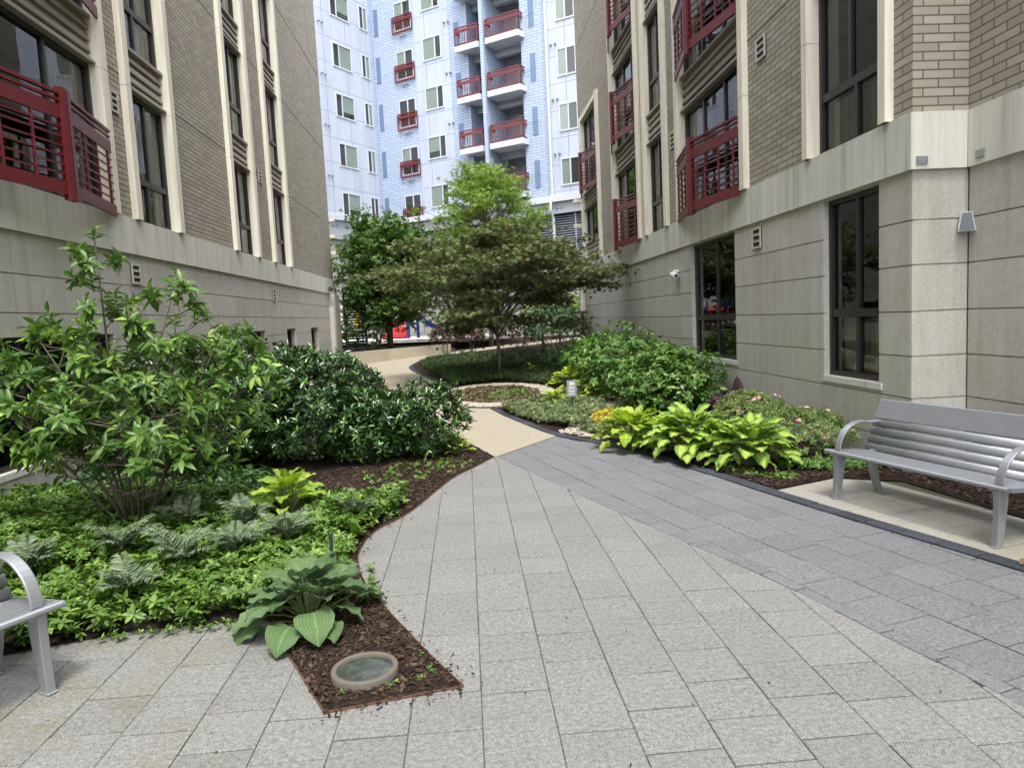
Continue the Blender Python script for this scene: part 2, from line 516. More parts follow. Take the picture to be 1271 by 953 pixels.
EDGE_R = smooth_line([(4.30, .4), (3.80, 2.2), (3.29, 3.91), (2.76, 5.57), (2.31, 7.14), (1.83, 8.55), (1.17, 9.78), (.74, 11.4),
                      (.26, 13.4), (-.22, 15.5), (-.74, 17.6), (-1.28, 19.5), (-1.72, 21.2), (-1.86, 22.6), (-1.60, 24.6), (-1.05, 26.1),
                      (0, 27.3), (1.4, 28.6), (4.2, 30.6), (8, 33)], 6)
GRAY = smooth_line([(2.62, -1.), (2.46, 1.), (2.19, 2.59), (2.02, 3.26), (1.80, 4.07), (1.34, 5.38), (.82, 6.92), (.30, 8.50)], 6)
PATH_L = smooth_line([(.27, 8.49), (-.25, 10.3), (-1.0, 13), (-1.75, 16), (-2.35, 19), (-3.0, 22), (-3.5, 24.2), (-2.76, 25.5), (-.63, 27.9),
                      (1.4, 30.2), (4.2, 32.4), (8, 35)], 6)
BED_L = smooth_line([(.27, 8.49), (.02, 7.95), (-.24, 7.4), (-.58, 6.2), (-.83, 5.66), (-.88, 5.1), (-.74, 4.49), (-.34, 3.58), (-.1, 3.1)], 6)


def offset_line(L, d):
    out = []
    for i, p in enumerate(L):
        a = Vector(L[max(i - 1, 0)]); b = Vector(L[min(i + 1, len(L) - 1)]); t = (b - a).normalized()
        out.append((p[0] + t.y * d, p[1] - t.x * d))
    return out


def inside(p, poly):
    x, y = p; r = False; j = len(poly) - 1
    for i in range(len(poly)):
        xi, yi = poly[i]; xj, yj = poly[j]
        if (yi > y) != (yj > y) and x < (xj - xi) * (y - yi) / (yj - yi) + xi: r = not r
        j = i
    return r


def clip_half(poly, a, b, keep_left=True):
    out = []; d = (b[0] - a[0], b[1] - a[1])
    sd = lambda p: (d[0] * (p[1] - a[1]) - d[1] * (p[0] - a[0])) * (1 if keep_left else -1)
    for i in range(len(poly)):
        p, q = poly[i], poly[(i + 1) % len(poly)]; sp, sq = sd(p), sd(q)
        if sp >= 0: out.append(p)
        if (sp > 0) != (sq > 0) and abs(sp - sq) > 1e-12:
            t = sp / (sp - sq); out.append((p[0] + (q[0] - p[0]) * t, p[1] + (q[1] - p[1]) * t))
    return out


def clip_curve(poly, curve, keep_left):
    """cut a small convex slab along the stretch of the curve that runs past it"""
    cx = sum(p[0] for p in poly) / len(poly); cy = sum(p[1] for p in poly) / len(poly)
    i = min(range(len(curve) - 1), key=lambda k: ((curve[k][0] + curve[k + 1][0]) / 2 - cx) ** 2 + ((curve[k][1] + curve[k + 1][1]) / 2 - cy) ** 2)
    for k in range(max(0, i - 1), min(len(curve) - 1, i + 2)):
        poly = clip_half(poly, curve[k], curve[k + 1], keep_left)
        if len(poly) < 3: return []
    return poly


def area(p): return abs(sum(p[i][0] * p[(i + 1) % len(p)][1] - p[(i + 1) % len(p)][0] * p[i][1] for i in range(len(p)))) / 2


def slab(mb, poly, z, g, gap=.0036, bev=.004, gx=None, gy=None):
    if len(poly) < 3 or area(poly) < .0012: return
    cx = sum(p[0] for p in poly) / len(poly); cy = sum(p[1] for p in poly) / len(poly)
    r = max(math.hypot(p[0] - cx, p[1] - cy) for p in poly)

    hx = max(abs(p[0] - cx) for p in poly); hy = max(abs(p[1] - cy) for p in poly)

    def sh(d):
        if gx is not None:
            e = d - gap; return [(cx + (p[0] - cx) * (1 - (gx + e) / hx), cy + (p[1] - cy) * (1 - (gy + e) / hy)) for p in poly]
        k = 1 - d / r * 1.4; return [(cx + (p[0] - cx) * k, cy + (p[1] - cy) * k) for p in poly]
    o = sh(gap); i = sh(gap + bev); n = len(poly)
    tx, ty, dz = g.gauss(0, .0022), g.gauss(0, .0022), g.gauss(0, .0007)
    zz = lambda p: z + dz + tx * (p[0] - cx) + ty * (p[1] - cy)
    vs = [(p[0], p[1], z - .02) for p in o] + [(p[0], p[1], zz(p) - .003) for p in o] + [(p[0], p[1], zz(p)) for p in i]
    fs = [tuple(range(2 * n, 3 * n))]
    for k in range(n):
        q = (k + 1) % n
        fs += [(k, q, n + q, n + k), (n + k, n + q, 2 * n + q, 2 * n + k)]
    mb.add(vs, fs)


g = random.Random(3)
gm = MB()
ys = [-60, -10, 0, 6, 12, 16, 20, 25, 30, 36, 45, 60, 120, 400]
xs = [-400, -60, -20, -8, -4, 0, 4, 8, 20, 60, 400]
gm.add([(x, y, T(min(y, 40)) - .045) for y in ys for x in xs],
       [(j * len(xs) + i, j * len(xs) + i + 1, (j + 1) * len(xs) + i + 1, (j + 1) * len(xs) + i) for j in range(len(ys) - 1) for i in range(len(xs) - 1)])
tag(gm.build('ground', 'soil'), kind='structure')

# bedding under the slabs
gm = MB(); gm.add([(-4.75, -6, -.009), (4.75, -6, -.009), (4.75, 7.2, -.009), (1.2, 9.9, -.009), (.2, 8.7, -.009), (-4.75, 4.6, -.009)], [(0, 1, 2, 3, 4, 5)])
tag(gm.build('paving_bed', 'joint_sand'), kind='structure')

mb = MB(); cw = .308
for k in range(-17, 12):
    x0 = -.02 + k * cw; y = -3. - g.uniform(0, .3)
    while y < 8.7:
        h = .3 if g.random() < .8 else .3
        q = [(x0, y), (x0 + cw, y), (x0 + cw, y + h), (x0, y + h)]; y += h
        cx, cy = x0 + cw / 2, y - h / 2
        if cy > 4.6 and cx < -1.6: continue
        if cx < -4.8: continue
        if cy > 6.2 and cx < -.75: continue
        gx = min(GRAY, key=lambda p: abs(p[1] - cy))[0]
        if cx > gx + .4: continue
        if cx > gx - .4: q = clip_curve(q, GRAY, True)
        slab(mb, q, 0., g, bev=.003, gx=g.choice((.0012, .0016, .0024)), gy=g.uniform(.0018, .0062))
tag(mb.build('light_paving', 'paver_light'), kind='structure')

# the darker band runs along the black edging, its grid turned with it
mb = MB(); a = R(15.5); ux, uy = (math.cos(a), math.sin(a)), (-math.sin(a), math.cos(a))
E_in = EDGE_R
for i in range(-6, 12):
    off = g.uniform(0, .32)
    for j in range(-8, 46):
        pts = []
        for s_, t_ in ((0, 0), (1, 0), (1, 1), (0, 1)):
            A_ = 1.9 + (i + s_ - 2) * .31; B_ = off + (j + t_ - 6) * .31
            pts.append((A_ * ux[0] + B_ * uy[0] + .9, A_ * ux[1] + B_ * uy[1] - .6))
        cx = sum(p[0] for p in pts) / 4; cy = sum(p[1] for p in pts) / 4
        if cy < -3 or cy > 10.6: continue
        gx = min(GRAY, key=lambda p: abs(p[1] - cy)); ex = min(E_in, key=lambda p: abs(p[1] - cy))
        if cx < gx[0] - .4 or cx > ex[0] + .4: continue
        if cx < gx[0] + .4: pts = clip_curve(pts, GRAY, False)
        if len(pts) > 2 and cx > ex[0] - .4: pts = clip_curve(pts, E_in, True)
        if len(pts) > 2: pts = clip_half(pts, (.27, 8.44), (1.19, 9.72), False)
        slab(mb, pts, .001, g)
tag(mb.build('gray_paving', 'paver_gray'), kind='structure')

# seating pad under the right bench
PATIO = [(2.70, 6.10), (3.45, 6.42), (3.95, 6.12), (4.10, 4.85), (4.55, 2.9), (4.75, 0), (4.3, 0)]
mb = MB(); ER_out = offset_line(EDGE_R, .14)
a = R(14.7); ux, uy = (math.cos(a), math.sin(a)), (-math.sin(a), math.cos(a))
for i in range(-4, 9):
    off = g.uniform(0, .6)
    for j in range(-3, 16):
        pts = []
        for s_, t_ in ((0, 0), (1, 0), (1, 1), (0, 1)):
            A_ = 4.2 + (i + s_ - 3) * .31; B_ = off + (j + t_ - 4) * .46
            pts.append((A_ * ux[0] + B_ * uy[0], A_ * ux[1] + B_ * uy[1] - .2))
        cx = sum(p[0] for p in pts) / 4; cy = sum(p[1] for p in pts) / 4
        ex = min(ER_out, key=lambda p: abs(p[1] - cy))
        if cy < -.4 or cx < ex[0] - .3: continue
        pts = clip_curve(pts, ER_out, False)
        for k in range(5):
            if len(pts) > 2: pts = clip_half(pts, PATIO[k], PATIO[k + 1], False)
        slab(mb, pts, 0., g)
tag(mb.build('bench_pad', 'paver_patio'), kind='structure')

# black edging: a row of setts along the curve
mb = MB(); outer = offset_line(EDGE_R, .135)
acc = 0; last = 0
for i in range(1, len(EDGE_R)):
    if EDGE_R[i][1] > 27: break
    A0, A1, B0, B1 = EDGE_R[i - 1], EDGE_R[i], outer[i - 1], outer[i]
    L = math.hypot(A1[0] - A0[0], A1[1] - A0[1]); n = max(1, round(L / .27))
    for k in range(n):
        lp = lambda p, q, t: (p[0] + (q[0] - p[0]) * t, p[1] + (q[1] - p[1]) * t)
        t0, t1 = k / n, (k + 1) / n
        P_ = [lp(A0, A1, t0), lp(A0, A1, t1), lp(B0, B1, t1), lp(B0, B1, t0)]
        slab(mb, P_[::-1], T((A0[1] + A1[1]) / 2) + .014 + g.uniform(-.002, .002), g, .003, .006)
tag(mb.build('path_edging', 'edging_black'), kind='structure')

# exposed aggregate path
pl = [p for p in PATH_L]; pr = [p for p in EDGE_R if p[1] > 9.7]


def resample(L, n):
    d = [0]
    for i in range(1, len(L)): d.append(d[-1] + math.hypot(L[i][0] - L[i - 1][0], L[i][1] - L[i - 1][1]))
    out = []; j = 0
    for k in range(n):
        t = d[-1] * k / (n - 1)
        while j < len(d) - 2 and d[j + 1] < t: j += 1
        u = (t - d[j]) / max(1e-9, d[j + 1] - d[j])
        out.append((L[j][0] + (L[j + 1][0] - L[j][0]) * u, L[j][1] + (L[j + 1][1] - L[j][1]) * u))
    return out


pl, pr = resample(pl, 60), resample(pr, 60)
mb = MB(); vs = []
for a_, b_ in zip(pl, pr): vs += [(a_[0], a_[1], T(a_[1]) + .002), (b_[0], b_[1], T(b_[1]) + .002)]
vs[0] = (.27, 8.46, .002); vs[1] = (1.19, 9.74, .002)
mb.add(vs, [(2 * i, 2 * i + 1, 2 * i + 3, 2 * i + 2) for i in range(59)])
tag(mb.build('garden_path', 'path_tan'), kind='structure')


# mulch beds: bumpy sheets cut to the bed outlines
def bed(name, poly, mat, step=.09, z=.012, amp=.018, hump=0.):
    bm = bmesh.new()
    x0, x1 = min(p[0] for p in poly), max(p[0] for p in poly); y0, y1 = min(p[1] for p in poly), max(p[1] for p in poly)
    vs = [bm.verts.new((x, y, 0)) for x, y in poly]
    f = bm.faces.new(vs)
    bmesh.ops.triangulate(bm, faces=[f])
    for ax, lo, hi in ((0, x0, x1), (1, y0, y1)):
        v = lo + step
        while v < hi:
            st = step if ax == 0 or v < 9 else .4
            co = (v, 0, 0) if ax == 0 else (0, v, 0); no = (1, 0, 0) if ax == 0 else (0, 1, 0)
            bmesh.ops.bisect_plane(bm, geom=bm.verts[:] + bm.edges[:] + bm.faces[:], plane_co=co, plane_no=no); v += st
    gg = np.random.default_rng(4)
    border = set()
    for e in bm.edges:
        if len(e.link_faces) == 1: border.update(v.index for v in e.verts)
    bm.verts.index_update()
    border = {v for e in bm.edges if len(e.link_faces) == 1 for v in e.verts}
    for v in bm.verts:
        k = .25 if v in border else 1
        v.co.z = T(v.co.y) + z * (.3 if v in border else 1) + amp * k * float(gg.uniform(-.5, .9))
    for f in bm.faces:
        if f.normal.z < 0: f.normal_flip()
        f.smooth = True
    me = bpy.data.meshes.new(name); bm.to_mesh(me); bm.free(); me.materials.append(MAT[mat])
    o = bpy.data.objects.new(name, me); COL.objects.link(o); tag(o, kind='structure'); return o


BEDL = list(reversed(BED_L))[:-1] + [p for p in PATH_L if p[1] < 24.1] + [(-4.8, 24.2), (-4.8, 3.45), (-2.62, 3.80), (-1.98, 4.02), (-1.25, 4.03), (-.71, 2.97)]
bed('mulch_bed', BEDL, 'mulch', .16)
er = offset_line(EDGE_R, .137)
BEDR = [p for p in er if 6.1 < p[1] < 30.] + [(4.25, 30.5), (4.25, 6.46), (4.8, 6.46), (4.8, 2.6), (4.60, 2.9), (4.12, 4.87), (3.97, 6.14), (3.45, 6.44)]
bed('mulch_bed', BEDR, 'mulch', .16)

# rusty steel strip round the tip of the left bed
mb = MB()
strip = [p for p in BED_L] + [(-.71, 2.97), (-1.25, 4.03)]
for p, q in zip(strip[:-1], strip[1:]): mb.bar((*p, -.002), (*q, -.002), .005, .026)
tag(mb.build('bed_edging', 'rust_steel'), kind='structure')


def chips(name, polyline_fn, n, mat, size, z, kind='stuff', seed=1, flat=.35):
    gg = np.random.default_rng(seed); P = polyline_fn(gg, n); n = len(P)
    P = np.c_[P, [T(y) + z for y in P[:, 1]]]; P[:, 2] += gg.uniform(0, .018, n)
    az = gg.uniform(0, 6.28, n); D = np.c_[np.cos(az), np.sin(az), gg.normal(0, flat, n)]
    N = nz(np.c_[gg.normal(0, .45, (n, 2)), np.ones(n)])
    tv = np.array([(-.5, -.5, 0), (.5, -.3, 0), (.45, .4, 0), (-.45, .5, 0), (-.4, -.4, .16), (.4, -.25, .16), (.38, .3, .16), (-.4, .4, .16)])
    tf = [(4, 5, 6, 7), (0, 1, 5, 4), (1, 2, 6, 5), (2, 3, 7, 6), (3, 0, 4, 7)]
    L = gg.uniform(*size, n); o = leaves(name, P, D, N, L, L * gg.uniform(.25, .7, n), (tv, tf), mat)
    o.data.polygons.foreach_set('use_smooth', np.zeros(len(o.data.polygons), bool))
    return tag(o, kind=kind)


def in_poly(poly):
    x0, x1 = min(p[0] for p in poly), max(p[0] for p in poly); y0, y1 = min(p[1] for p in poly), max(p[1] for p in poly)

    def fn(gg, n):
        out = []
        while len(out) < n:
            p = (gg.uniform(x0, x1), gg.uniform(y0, y1))
            if inside(p, poly): out.append(p)
        return np.array(out)
    return fn


def tip_fn(gg, n):
    P = in_poly(tip)(gg, n); return P[(P[:, 0] + .575) ** 2 + (P[:, 1] - 3.28) ** 2 > .168 ** 2]


tip = [(-.14, 3.12), (-.36, 3.58), (-.76, 4.49), (-.9, 5.1), (-.85, 5.66), (-1.5, 5.5), (-1.24, 4.03), (-.73, 3.02)]
chips('wood_chips', tip_fn, 5200, 'chips', (.010, .04), .008, seed=2)
ne = [(-.85, 5.7), (-.6, 6.2), (-.26, 7.4), (.22, 8.4), (-.2, 9.3), (-1.6, 8.2), (-2.2, 7.0), (-1.5, 5.8)]
chips('wood_chips', in_poly(ne), 4200, 'chips', (.015, .05), .012, seed=3)
rb = [(2.75, 6.15), (3.45, 6.5), (4.0, 6.2), (4.15, 4.9), (4.62, 3.0), (4.78, 3.2), (4.78, 6.4), (4.2, 6.5), (4.2, 8.4), (2.4, 7.4)]
chips('wood_chips', in_poly(rb), 5200, 'chips', (.015, .05), .012, seed=5)
rc = [(4.15, 8.6), (4.2, 12), (3.2, 12), (2.2, 9.), (2.5, 7.4)]
chips('wood_chips', in_poly(rc), 2500, 'chips', (.02, .07), .012, seed=6)

# ring of gravel round a small planting circle, and scattered stones in the right bed


def ring(gg, n):
    t = gg.uniform(0, 1, n); a = -2.35 + t * 4.75
    r = gg.uniform(.82, 1.08, n)
    return np.c_[.55 + np.cos(a) * r * 1.18, 14.75 + np.sin(a) * r * 1.62]


chips('gravel_ring', ring, 14000, 'pebbles', (.03, .07), .018, seed=8)
st = [(1.25, 9.9), (1.75, 9.1), (2.1, 9.6), (2.35, 10.6), (1.9, 11.)]
chips('stone_mulch', in_poly(st), 900, 'pebbles', (.03, .085), .014, seed=9)
st = [(2.2, 11.2), (2.9, 11.6), (3.1, 13.6), (2.5, 14.4)]
chips('stone_mulch', in_poly(st), 900, 'pebbles', (.03, .085), .014, seed=10)


# bits of mulch kicked over the edge and crumbs of litter on the slabs


def spill(gg, n):
    i = gg.integers(0, len(BED_L), n); B = np.array(BED_L)[i]; out = B + gg.normal(0, .03, (n, 2)) + np.abs(gg.normal(0, .05, n))[:, None] * np.array([.8, -.3])
    k = gg.uniform(0, 1, n) < .35; t = gg.uniform(0, 1, n)
    alt = np.c_[-.71 + .61 * t, 2.97 + .13 * t - np.abs(gg.normal(0, .04, n))]
    return np.where(k[:, None], alt, out)


chips('spilled_mulch', spill, 190, 'chips', (.006, .025), .004, seed=12)
chips('paving_litter', lambda gg, n: np.c_[gg.uniform(-2.6, 3.2, n), gg.uniform(2.2, 8.2, n)], 130, 'chips', (.004, .014), .002, seed=13)

# ---------------------------------------------------------------- the two brick buildings
ZB, ZT, ZR = 2.88, 3.40, 14.6                # belt course bottom / top, unseen roof lowered to let in more sky light
ROWS = [-.15, .29, .72, 1.13, 1.56, 2.0, 2.42, ZB]


class F:
    """a facade plane: (a along, h up, d outward)"""
    def __init__(s, fn): s.fn = fn

    def box(s, mb, a0, a1, h0, h1, d0, d1, mi=0):
        p, q = s.fn(a0, h0, d0), s.fn(a1, h1, d1)
        mb.box(p[0], q[0], p[1], q[1], p[2], q[2], mi)

    def pt(s, a, h, d): return Vector(s.fn(a, h, d))


def holed(f, mb, a0, a1, h0, h1, d0, d1, holes, mi=0):
    """a slab with rectangular openings, as boxes"""
    hs = sorted([h for h in holes if h[1] > a0 and h[0] < a1 and h[3] > h0 and h[2] < h1])
    if not hs:
        f.box(mb, a0, a1, h0, h1, d0, d1, mi); return
    H_ = hs[0]
    if H_[0] > a0: f.box(mb, a0, H_[0], h0, h1, d0, d1, mi)
    l, r = max(a0, H_[0]), min(a1, H_[1])
    if H_[2] > h0: f.box(mb, l, r, h0, H_[2], d0, d1, mi)
    if H_[3] < h1: f.box(mb, l, r, H_[3], h1, d0, d1, mi)
    if H_[1] < a1: holed(f, mb, H_[1], a1, h0, h1, d0, d1, hs[1:], mi)


def lower_wall(f, par, a0, a1, holes, joints, name='base_wall'):
    mb = MB()
    holed(f, mb, a0, a1, -.3, ZB, -.22, -.018, [(h[0], h[1], h[2], h[3]) for h in holes], 0)
    cuts = [a0] + [j for j in joints if a0 < j < a1] + [a1]
    for i, (h0, h1) in enumerate(zip(ROWS[:-1], ROWS[1:])):
        for c0, c1 in zip(cuts[:-1], cuts[1:]):
            holed(f, mb, c0 + .002, c1 - .002, h0 + .0075, h1 - (.0075 if h1 < ZB else 0), -.0181, 0, holes, 0)
    return mb.build(name, 'precast', par)


def belt(f, par, a0, a1, cuts):
    mb = MB(); c = [a0] + cuts + [a1]
    for p, q in zip(c[:-1], c[1:]): f.box(mb, p + .003, q - .003, ZB + .001, ZT, -.2, .04)
    f.box(mb, a0, a1, ZB + .03, ZT - .02, -.21, .03)
    return mb.build('belt_course', 'band', par)


def pilaster(f, par, a0, a1, h0=ZT + .002, h1=ZR, proud=.09, back=-.13, off=0.):
    mb = MB(); z = h0
    cuts = [h for h in [4.72 + off + 2.6 * k for k in range(-1, 6)] if h0 + .3 < h < h1 - .2] + [h1]
    for c in cuts:
        f.box(mb, a0, a1, z, c - .009, back, proud); z = c
    f.box(mb, a0 + .01, a1 - .01, h0, h1, back, proud - .012)
    return mb.build('pilaster', 'fin', par)


def window(f, par, a0, a1, h0, h1, d=-.10, fw=.055, vm=(), tr=(), lowvm=None, blind=None, sill=False, name='window'):
    mb = MB(); t = .05
    f.box(mb, a0, a0 + fw, h0, h1, d - t, d + .03); f.box(mb, a1 - fw, a1, h0, h1, d - t, d + .03)
    f.box(mb, a0 + fw, a1 - fw, h1 - fw, h1, d - t, d + .029); f.box(mb, a0 + fw, a1 - fw, h0, h0 + fw, d - t, d + .029)
    zs = [h0 + fw] + list(tr) + [h1 - fw]
    for z in tr: f.box(mb, a0 + fw, a1 - fw, z - .045, z + .045, d - t, d + .022)
    for i in range(len(zs) - 1):
        for v in (vm if (i > 0 or lowvm is None) else lowvm):
            z0 = zs[i] + (.045 if i else 0); z1 = zs[i + 1] - (.045 if i < len(zs) - 2 else 0)
            f.box(mb, v - .028, v + .028, z0, z1, d - t, d + .018)
    w = mb.build(name, 'bronze', par)
    mb = MB(); p = [f.pt(a0 + fw, h0 + fw, d - .012), f.pt(a1 - fw, h0 + fw, d - .012), f.pt(a1 - fw, h1 - fw, d - .012), f.pt(a0 + fw, h1 - fw, d - .012)]
    nq = (p[1] - p[0]).cross(p[3] - p[0]); fwd = f.pt(0, 0, 1) - f.pt(0, 0, 0)
    mb.add(p, [(0, 1, 2, 3) if nq.dot(fwd) > 0 else (3, 2, 1, 0)]); mb.build('pane', 'glass', w)
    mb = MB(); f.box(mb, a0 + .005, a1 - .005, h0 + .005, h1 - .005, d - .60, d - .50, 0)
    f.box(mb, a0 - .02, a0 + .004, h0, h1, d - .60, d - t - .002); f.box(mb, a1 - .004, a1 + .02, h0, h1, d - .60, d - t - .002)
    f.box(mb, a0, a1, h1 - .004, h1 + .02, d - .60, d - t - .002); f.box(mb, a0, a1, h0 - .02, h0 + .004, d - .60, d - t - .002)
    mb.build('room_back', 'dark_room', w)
    if blind:
        mb = MB()
        for b0, b1, z0, z1 in blind:
            v = b0; k = 0
            while v < b1 - .03:
                e = min(b1, v + .085); dd = .012 if k % 2 else 0
                mb.add([f.pt(v, z0, d - .10 - dd), f.pt(e, z0, d - .115 + dd), f.pt(e, z1, d - .115 + dd), f.pt(v, z1, d - .10 - dd)], [(0, 1, 2, 3)])
                v += .088; k += 1
        mb.build('blind', 'blind', w)
    if sill:
        mb = MB(); f.box(mb, a0 - .06, a1 + .02, h0 - .07, h0 - .002, -.17, .012)
        mb.build('sill', 'band', w)
    return w


def spandrel(f, par, a0, a1, h0, h1):
    mb = MB(); f.box(mb, a0, a1, h0, h1, -.16, -.075)
    n = 4; s_ = (h1 - h0) / n
    for k in range(n):
        z = h0 + k * s_
        dd = .05 if k == 0 else .0
        P0 = [f.pt(a0, z, -.075), f.pt(a0, z, -.025 + dd), f.pt(a0, z + .035, -.025 + dd), f.pt(a0, z + s_ - .03, -.06), f.pt(a0, z + s_ - .03, -.075)]
        P1 = [f.pt(a1, z, -.075), f.pt(a1, z, -.025 + dd), f.pt(a1, z + .035, -.025 + dd), f.pt(a1, z + s_ - .03, -.06), f.pt(a1, z + s_ - .03, -.075)]
        mb.add(P0 + P1, [(0, 1, 2, 3, 4), (9, 8, 7, 6, 5)] + [(i, (i + 1) % 5, 5 + (i + 1) % 5, 5 + i) for i in range(5)])
    f.box(mb, a0, a1, h1, h1 + .05, -.15, .015)
    return mb.build('spandrel_panel', 'spandrel', par)


def railing(f, par, a0, a1, h, tip=.35, H_=1.21):
    """pointed steel balcony front: two panels meeting at a post in the middle"""
    am = (a0 + a1) / 2; r = empty('balcony_railing', (0, 0, 0), 0, par)
    r.location = f.pt(am, h, tip) - parent_loc(par)
    A, Mi, B = f.pt(a0, 0, .10), f.pt(am, 0, tip), f.pt(a1, 0, .10)
    up = Vector((0, 0, 1))
    mb = MB()
    for s_, e in ((-1, A), (1, B)):
        dv = (e - Mi).normalized(); c = Mi + dv * .05
        mb.bar(c + up * h, c + up * (h + H_ + .05), .085, .085, up=dv)
    mb.build('post', 'red_metal', r)
    for s_, e in ((-1, A), (1, B)):
        dv = (e - Mi).normalized(); c = Mi + dv * .09; L = (e - c).length
        mb = MB()
        for z, w, hh in ((H_ - .02, .05, .035), (H_ - .095, .035, .03)): mb.bar(c + up * (h + z), e + up * (h + z), w, hh)
        mb.build('top_rail', 'red_metal', r)
        mb = MB(); mb.bar(c + up * (h + H_ - .23), e + up * (h + H_ - .23), .03, .16); mb.build('upper_board', 'red_metal', r)
        mb = MB(); mb.bar(c + up * (h + .13), e + up * (h + .13), .03, .15); mb.build('lower_board', 'red_metal', r)
        mb = MB()
        for k in range(6): z = .29 + k * .105; mb.bar(c + up * (h + z), e + up * (h + z), .018, .018)
        n = max(2, round(L / .42))
        for k in range(1, n + 1):
            q = c.lerp(e, k / (n + .3)); mb.bar(q + up * (h + .2), q + up * (h + H_ - .3), .022, .03)
        mb.build('infill_bars', 'red_metal', r)
    return r


def vent(f, par, a, h, w=.3, hh=.3):
    mb = MB(); f.box(mb, a - w / 2, a + w / 2, h - hh / 2, h + hh / 2, -.05, .012, 1)
    for sx in (-1, 1): f.box(mb, a + sx * w / 2, a + sx * (w / 2 - .03), h - hh / 2, h + hh / 2, 0, .03)
    for k in range(4):
        z = h - hh / 2 + k * hh / 3.35
        f.box(mb, a - w / 2 + .03, a + w / 2 - .03, z, z + .03, 0, .028)
    return mb.build('wall_vent', ['precast', 'dark_room'], par)


def brick_strip(f, mb, a0, a1, h0=ZT + .001, h1=ZR, joints=(5.47, 8.07, 10.67, 13.27)):
    f.box(mb, a0, a1, h0, h1, -.22, 0, 0)
    for z in joints:
        if h0 < z < h1: f.box(mb, a0, a1, z - .011, z + .011, -.01, .003, 1)


LEV = [3.40 + 2.6 * k for k in range(4)]


def wide_bay(f, par, a0, a1, levels=LEV, rails=(0, 1, 2, 3, 4), blinds=True):
    head(f, par, a0, a1)
    for k, z in enumerate(levels):
        w3 = (a1 - a0) / 3
        bl = [(a1 - w3 * .8, a1 - .08, z + .1, z + 1.9)] if k % 2 == 0 else [(a0 + .08, a0 + w3 * .9, z + .1, z + 1.9), (a1 - .5, a1 - .08, z + .1, z + 1.9)]
        window(f, par, a0, a1, z + .002, z + 1.95, vm=(a0 + w3, a0 + 2 * w3), blind=bl)
        spandrel(f, par, a0, a1, z + 1.955, z + 2.545)
        if k in rails: railing(f, par, a0, a1, z - .12)


def head(f, par, a0, a1):
    mb = MB(); f.box(mb, a0 + .002, a1 - .002, 13.80, ZR, -.2, -.02); mb.build('lintel', 'fin', par)


def slim_bay(f, par, a0, a1, levels=LEV):
    head(f, par, a0, a1)
    for k, z in enumerate(levels):
        m = (a0 + a1) / 2 + .08
        bl = [(a0 + .08, a1 - .08, z + .08, z + .6)] if k % 2 == 0 else [(m, a1 - .08, z + .72, z + 1.85), (a0 + .08, a1 - .08, z + .08, z + .6)]
        window(f, par, a0, a1, z + .002, z + 1.95, vm=(m,), tr=(z + .66,), lowvm=(m - .12,), blind=bl)
        spandrel(f, par, a0, a1, z + 1.955, z + 2.545)


# ---- right building
fr = F(lambda a, h, d: (4.25 - d, a, h))
fn = F(lambda a, h, d: (4.80 - d, a, h))
fe = F(lambda a, h, d: (a, 6.45 - d, h))
rb_ = empty('brick_apartment_building', (4.6, 15, 0))
tag(rb_, 'tan brick apartment block with red balconies on the bench side, beyond the gray paving', 'building')
HR = [(6.98, 8.10, .83, 2.86), (10.82, 12.95, .84, 2.86)]
vj = [6.45 + .86 * k for k in range(1, 6)]
lower_wall(fr, rb_, 6.462, 24.7, HR, vj + [13.6, 16.4, 19.2, 22.])
belt(fr, rb_, 6.41, 24.7, [7.74, 10.05, 11.9, 14.6, 17.2, 20.])
mb = MB()
for a0, a1 in ((6.456, 6.74), (8.42, 10.2), (13.5, 14.2), (15.95, 16.35), (19.25, 21.1), (24.2, 24.7)): brick_strip(fr, mb, a0, a1)
brick_strip(fr, mb, 21.1, 24.2, 8.28, ZR)
fe.box(mb, 4.2502, 4.80, ZT + .001, ZR, -.22, 0)
brick_strip(fn, mb, -9, 6.448)
mb.build('brick_wall', ['brick', 'bronze'], rb_)
# nearer stretch, stepped back
mb = MB()
for h0, h1 in zip(ROWS[:-1], ROWS[1:]):
    t = .0075 if h1 < ZB else 0
    fe.box(mb, 4.252, 4.80, h0 + .0075, h1 - t, -.018, 0)
    for j in range(-11, 8): fn.box(mb, 6.45 - .86 * (7 - j) + .002 - .86, 6.45 - .86 * (7 - j) - .002 if j < 7 else 6.431, h0 + .0075, h1 - t, -.018, 0)
fn.box(mb, -9, 6.44, -.3, ZB, -.22, -.0182); fe.box(mb, 4.27, 4.82, -.3, ZB, -.22, -.0182)
mb.build('base_wall', 'precast', rb_)
mb = MB(); fn.box(mb, -9, 6.405, ZB + .001, ZT, -.2, .04); fe.box(mb, 4.2125, 4.758, ZB + .0012, ZT - .001, -.2, .042)
mb.build('belt_course', 'band', rb_)
for a0, a1 in ((6.74, 6.86), (8.30, 8.42), (10.2, 10.37), (13.32, 13.5), (14.2, 14.37), (15.78, 15.95), (16.35, 16.53), (19.05, 19.25)):
    pilaster(fr, rb_, a0, a1)
pilaster(fr, rb_, 21.1, 21.3, h1=8.28); pilaster(fr, rb_, 24.0, 24.2, h1=8.28)
slim_bay(fr, rb_, 6.86, 8.30); wide_bay(fr, rb_, 10.37, 13.32); slim_bay(fr, rb_, 14.37, 15.78); wide_bay(fr, rb_, 16.53, 19.05)
mb = MB(); fr.box(mb, 21.302, 23.998, 8.12, 8.278, -.2, .06); mb.build('lintel', 'fin', rb_)
window(fr, rb_, 21.3, 24.0, 5.75, 8.11, vm=(22.2, 23.1)); railing(fr, rb_, 21.3, 24.0, 5.55)
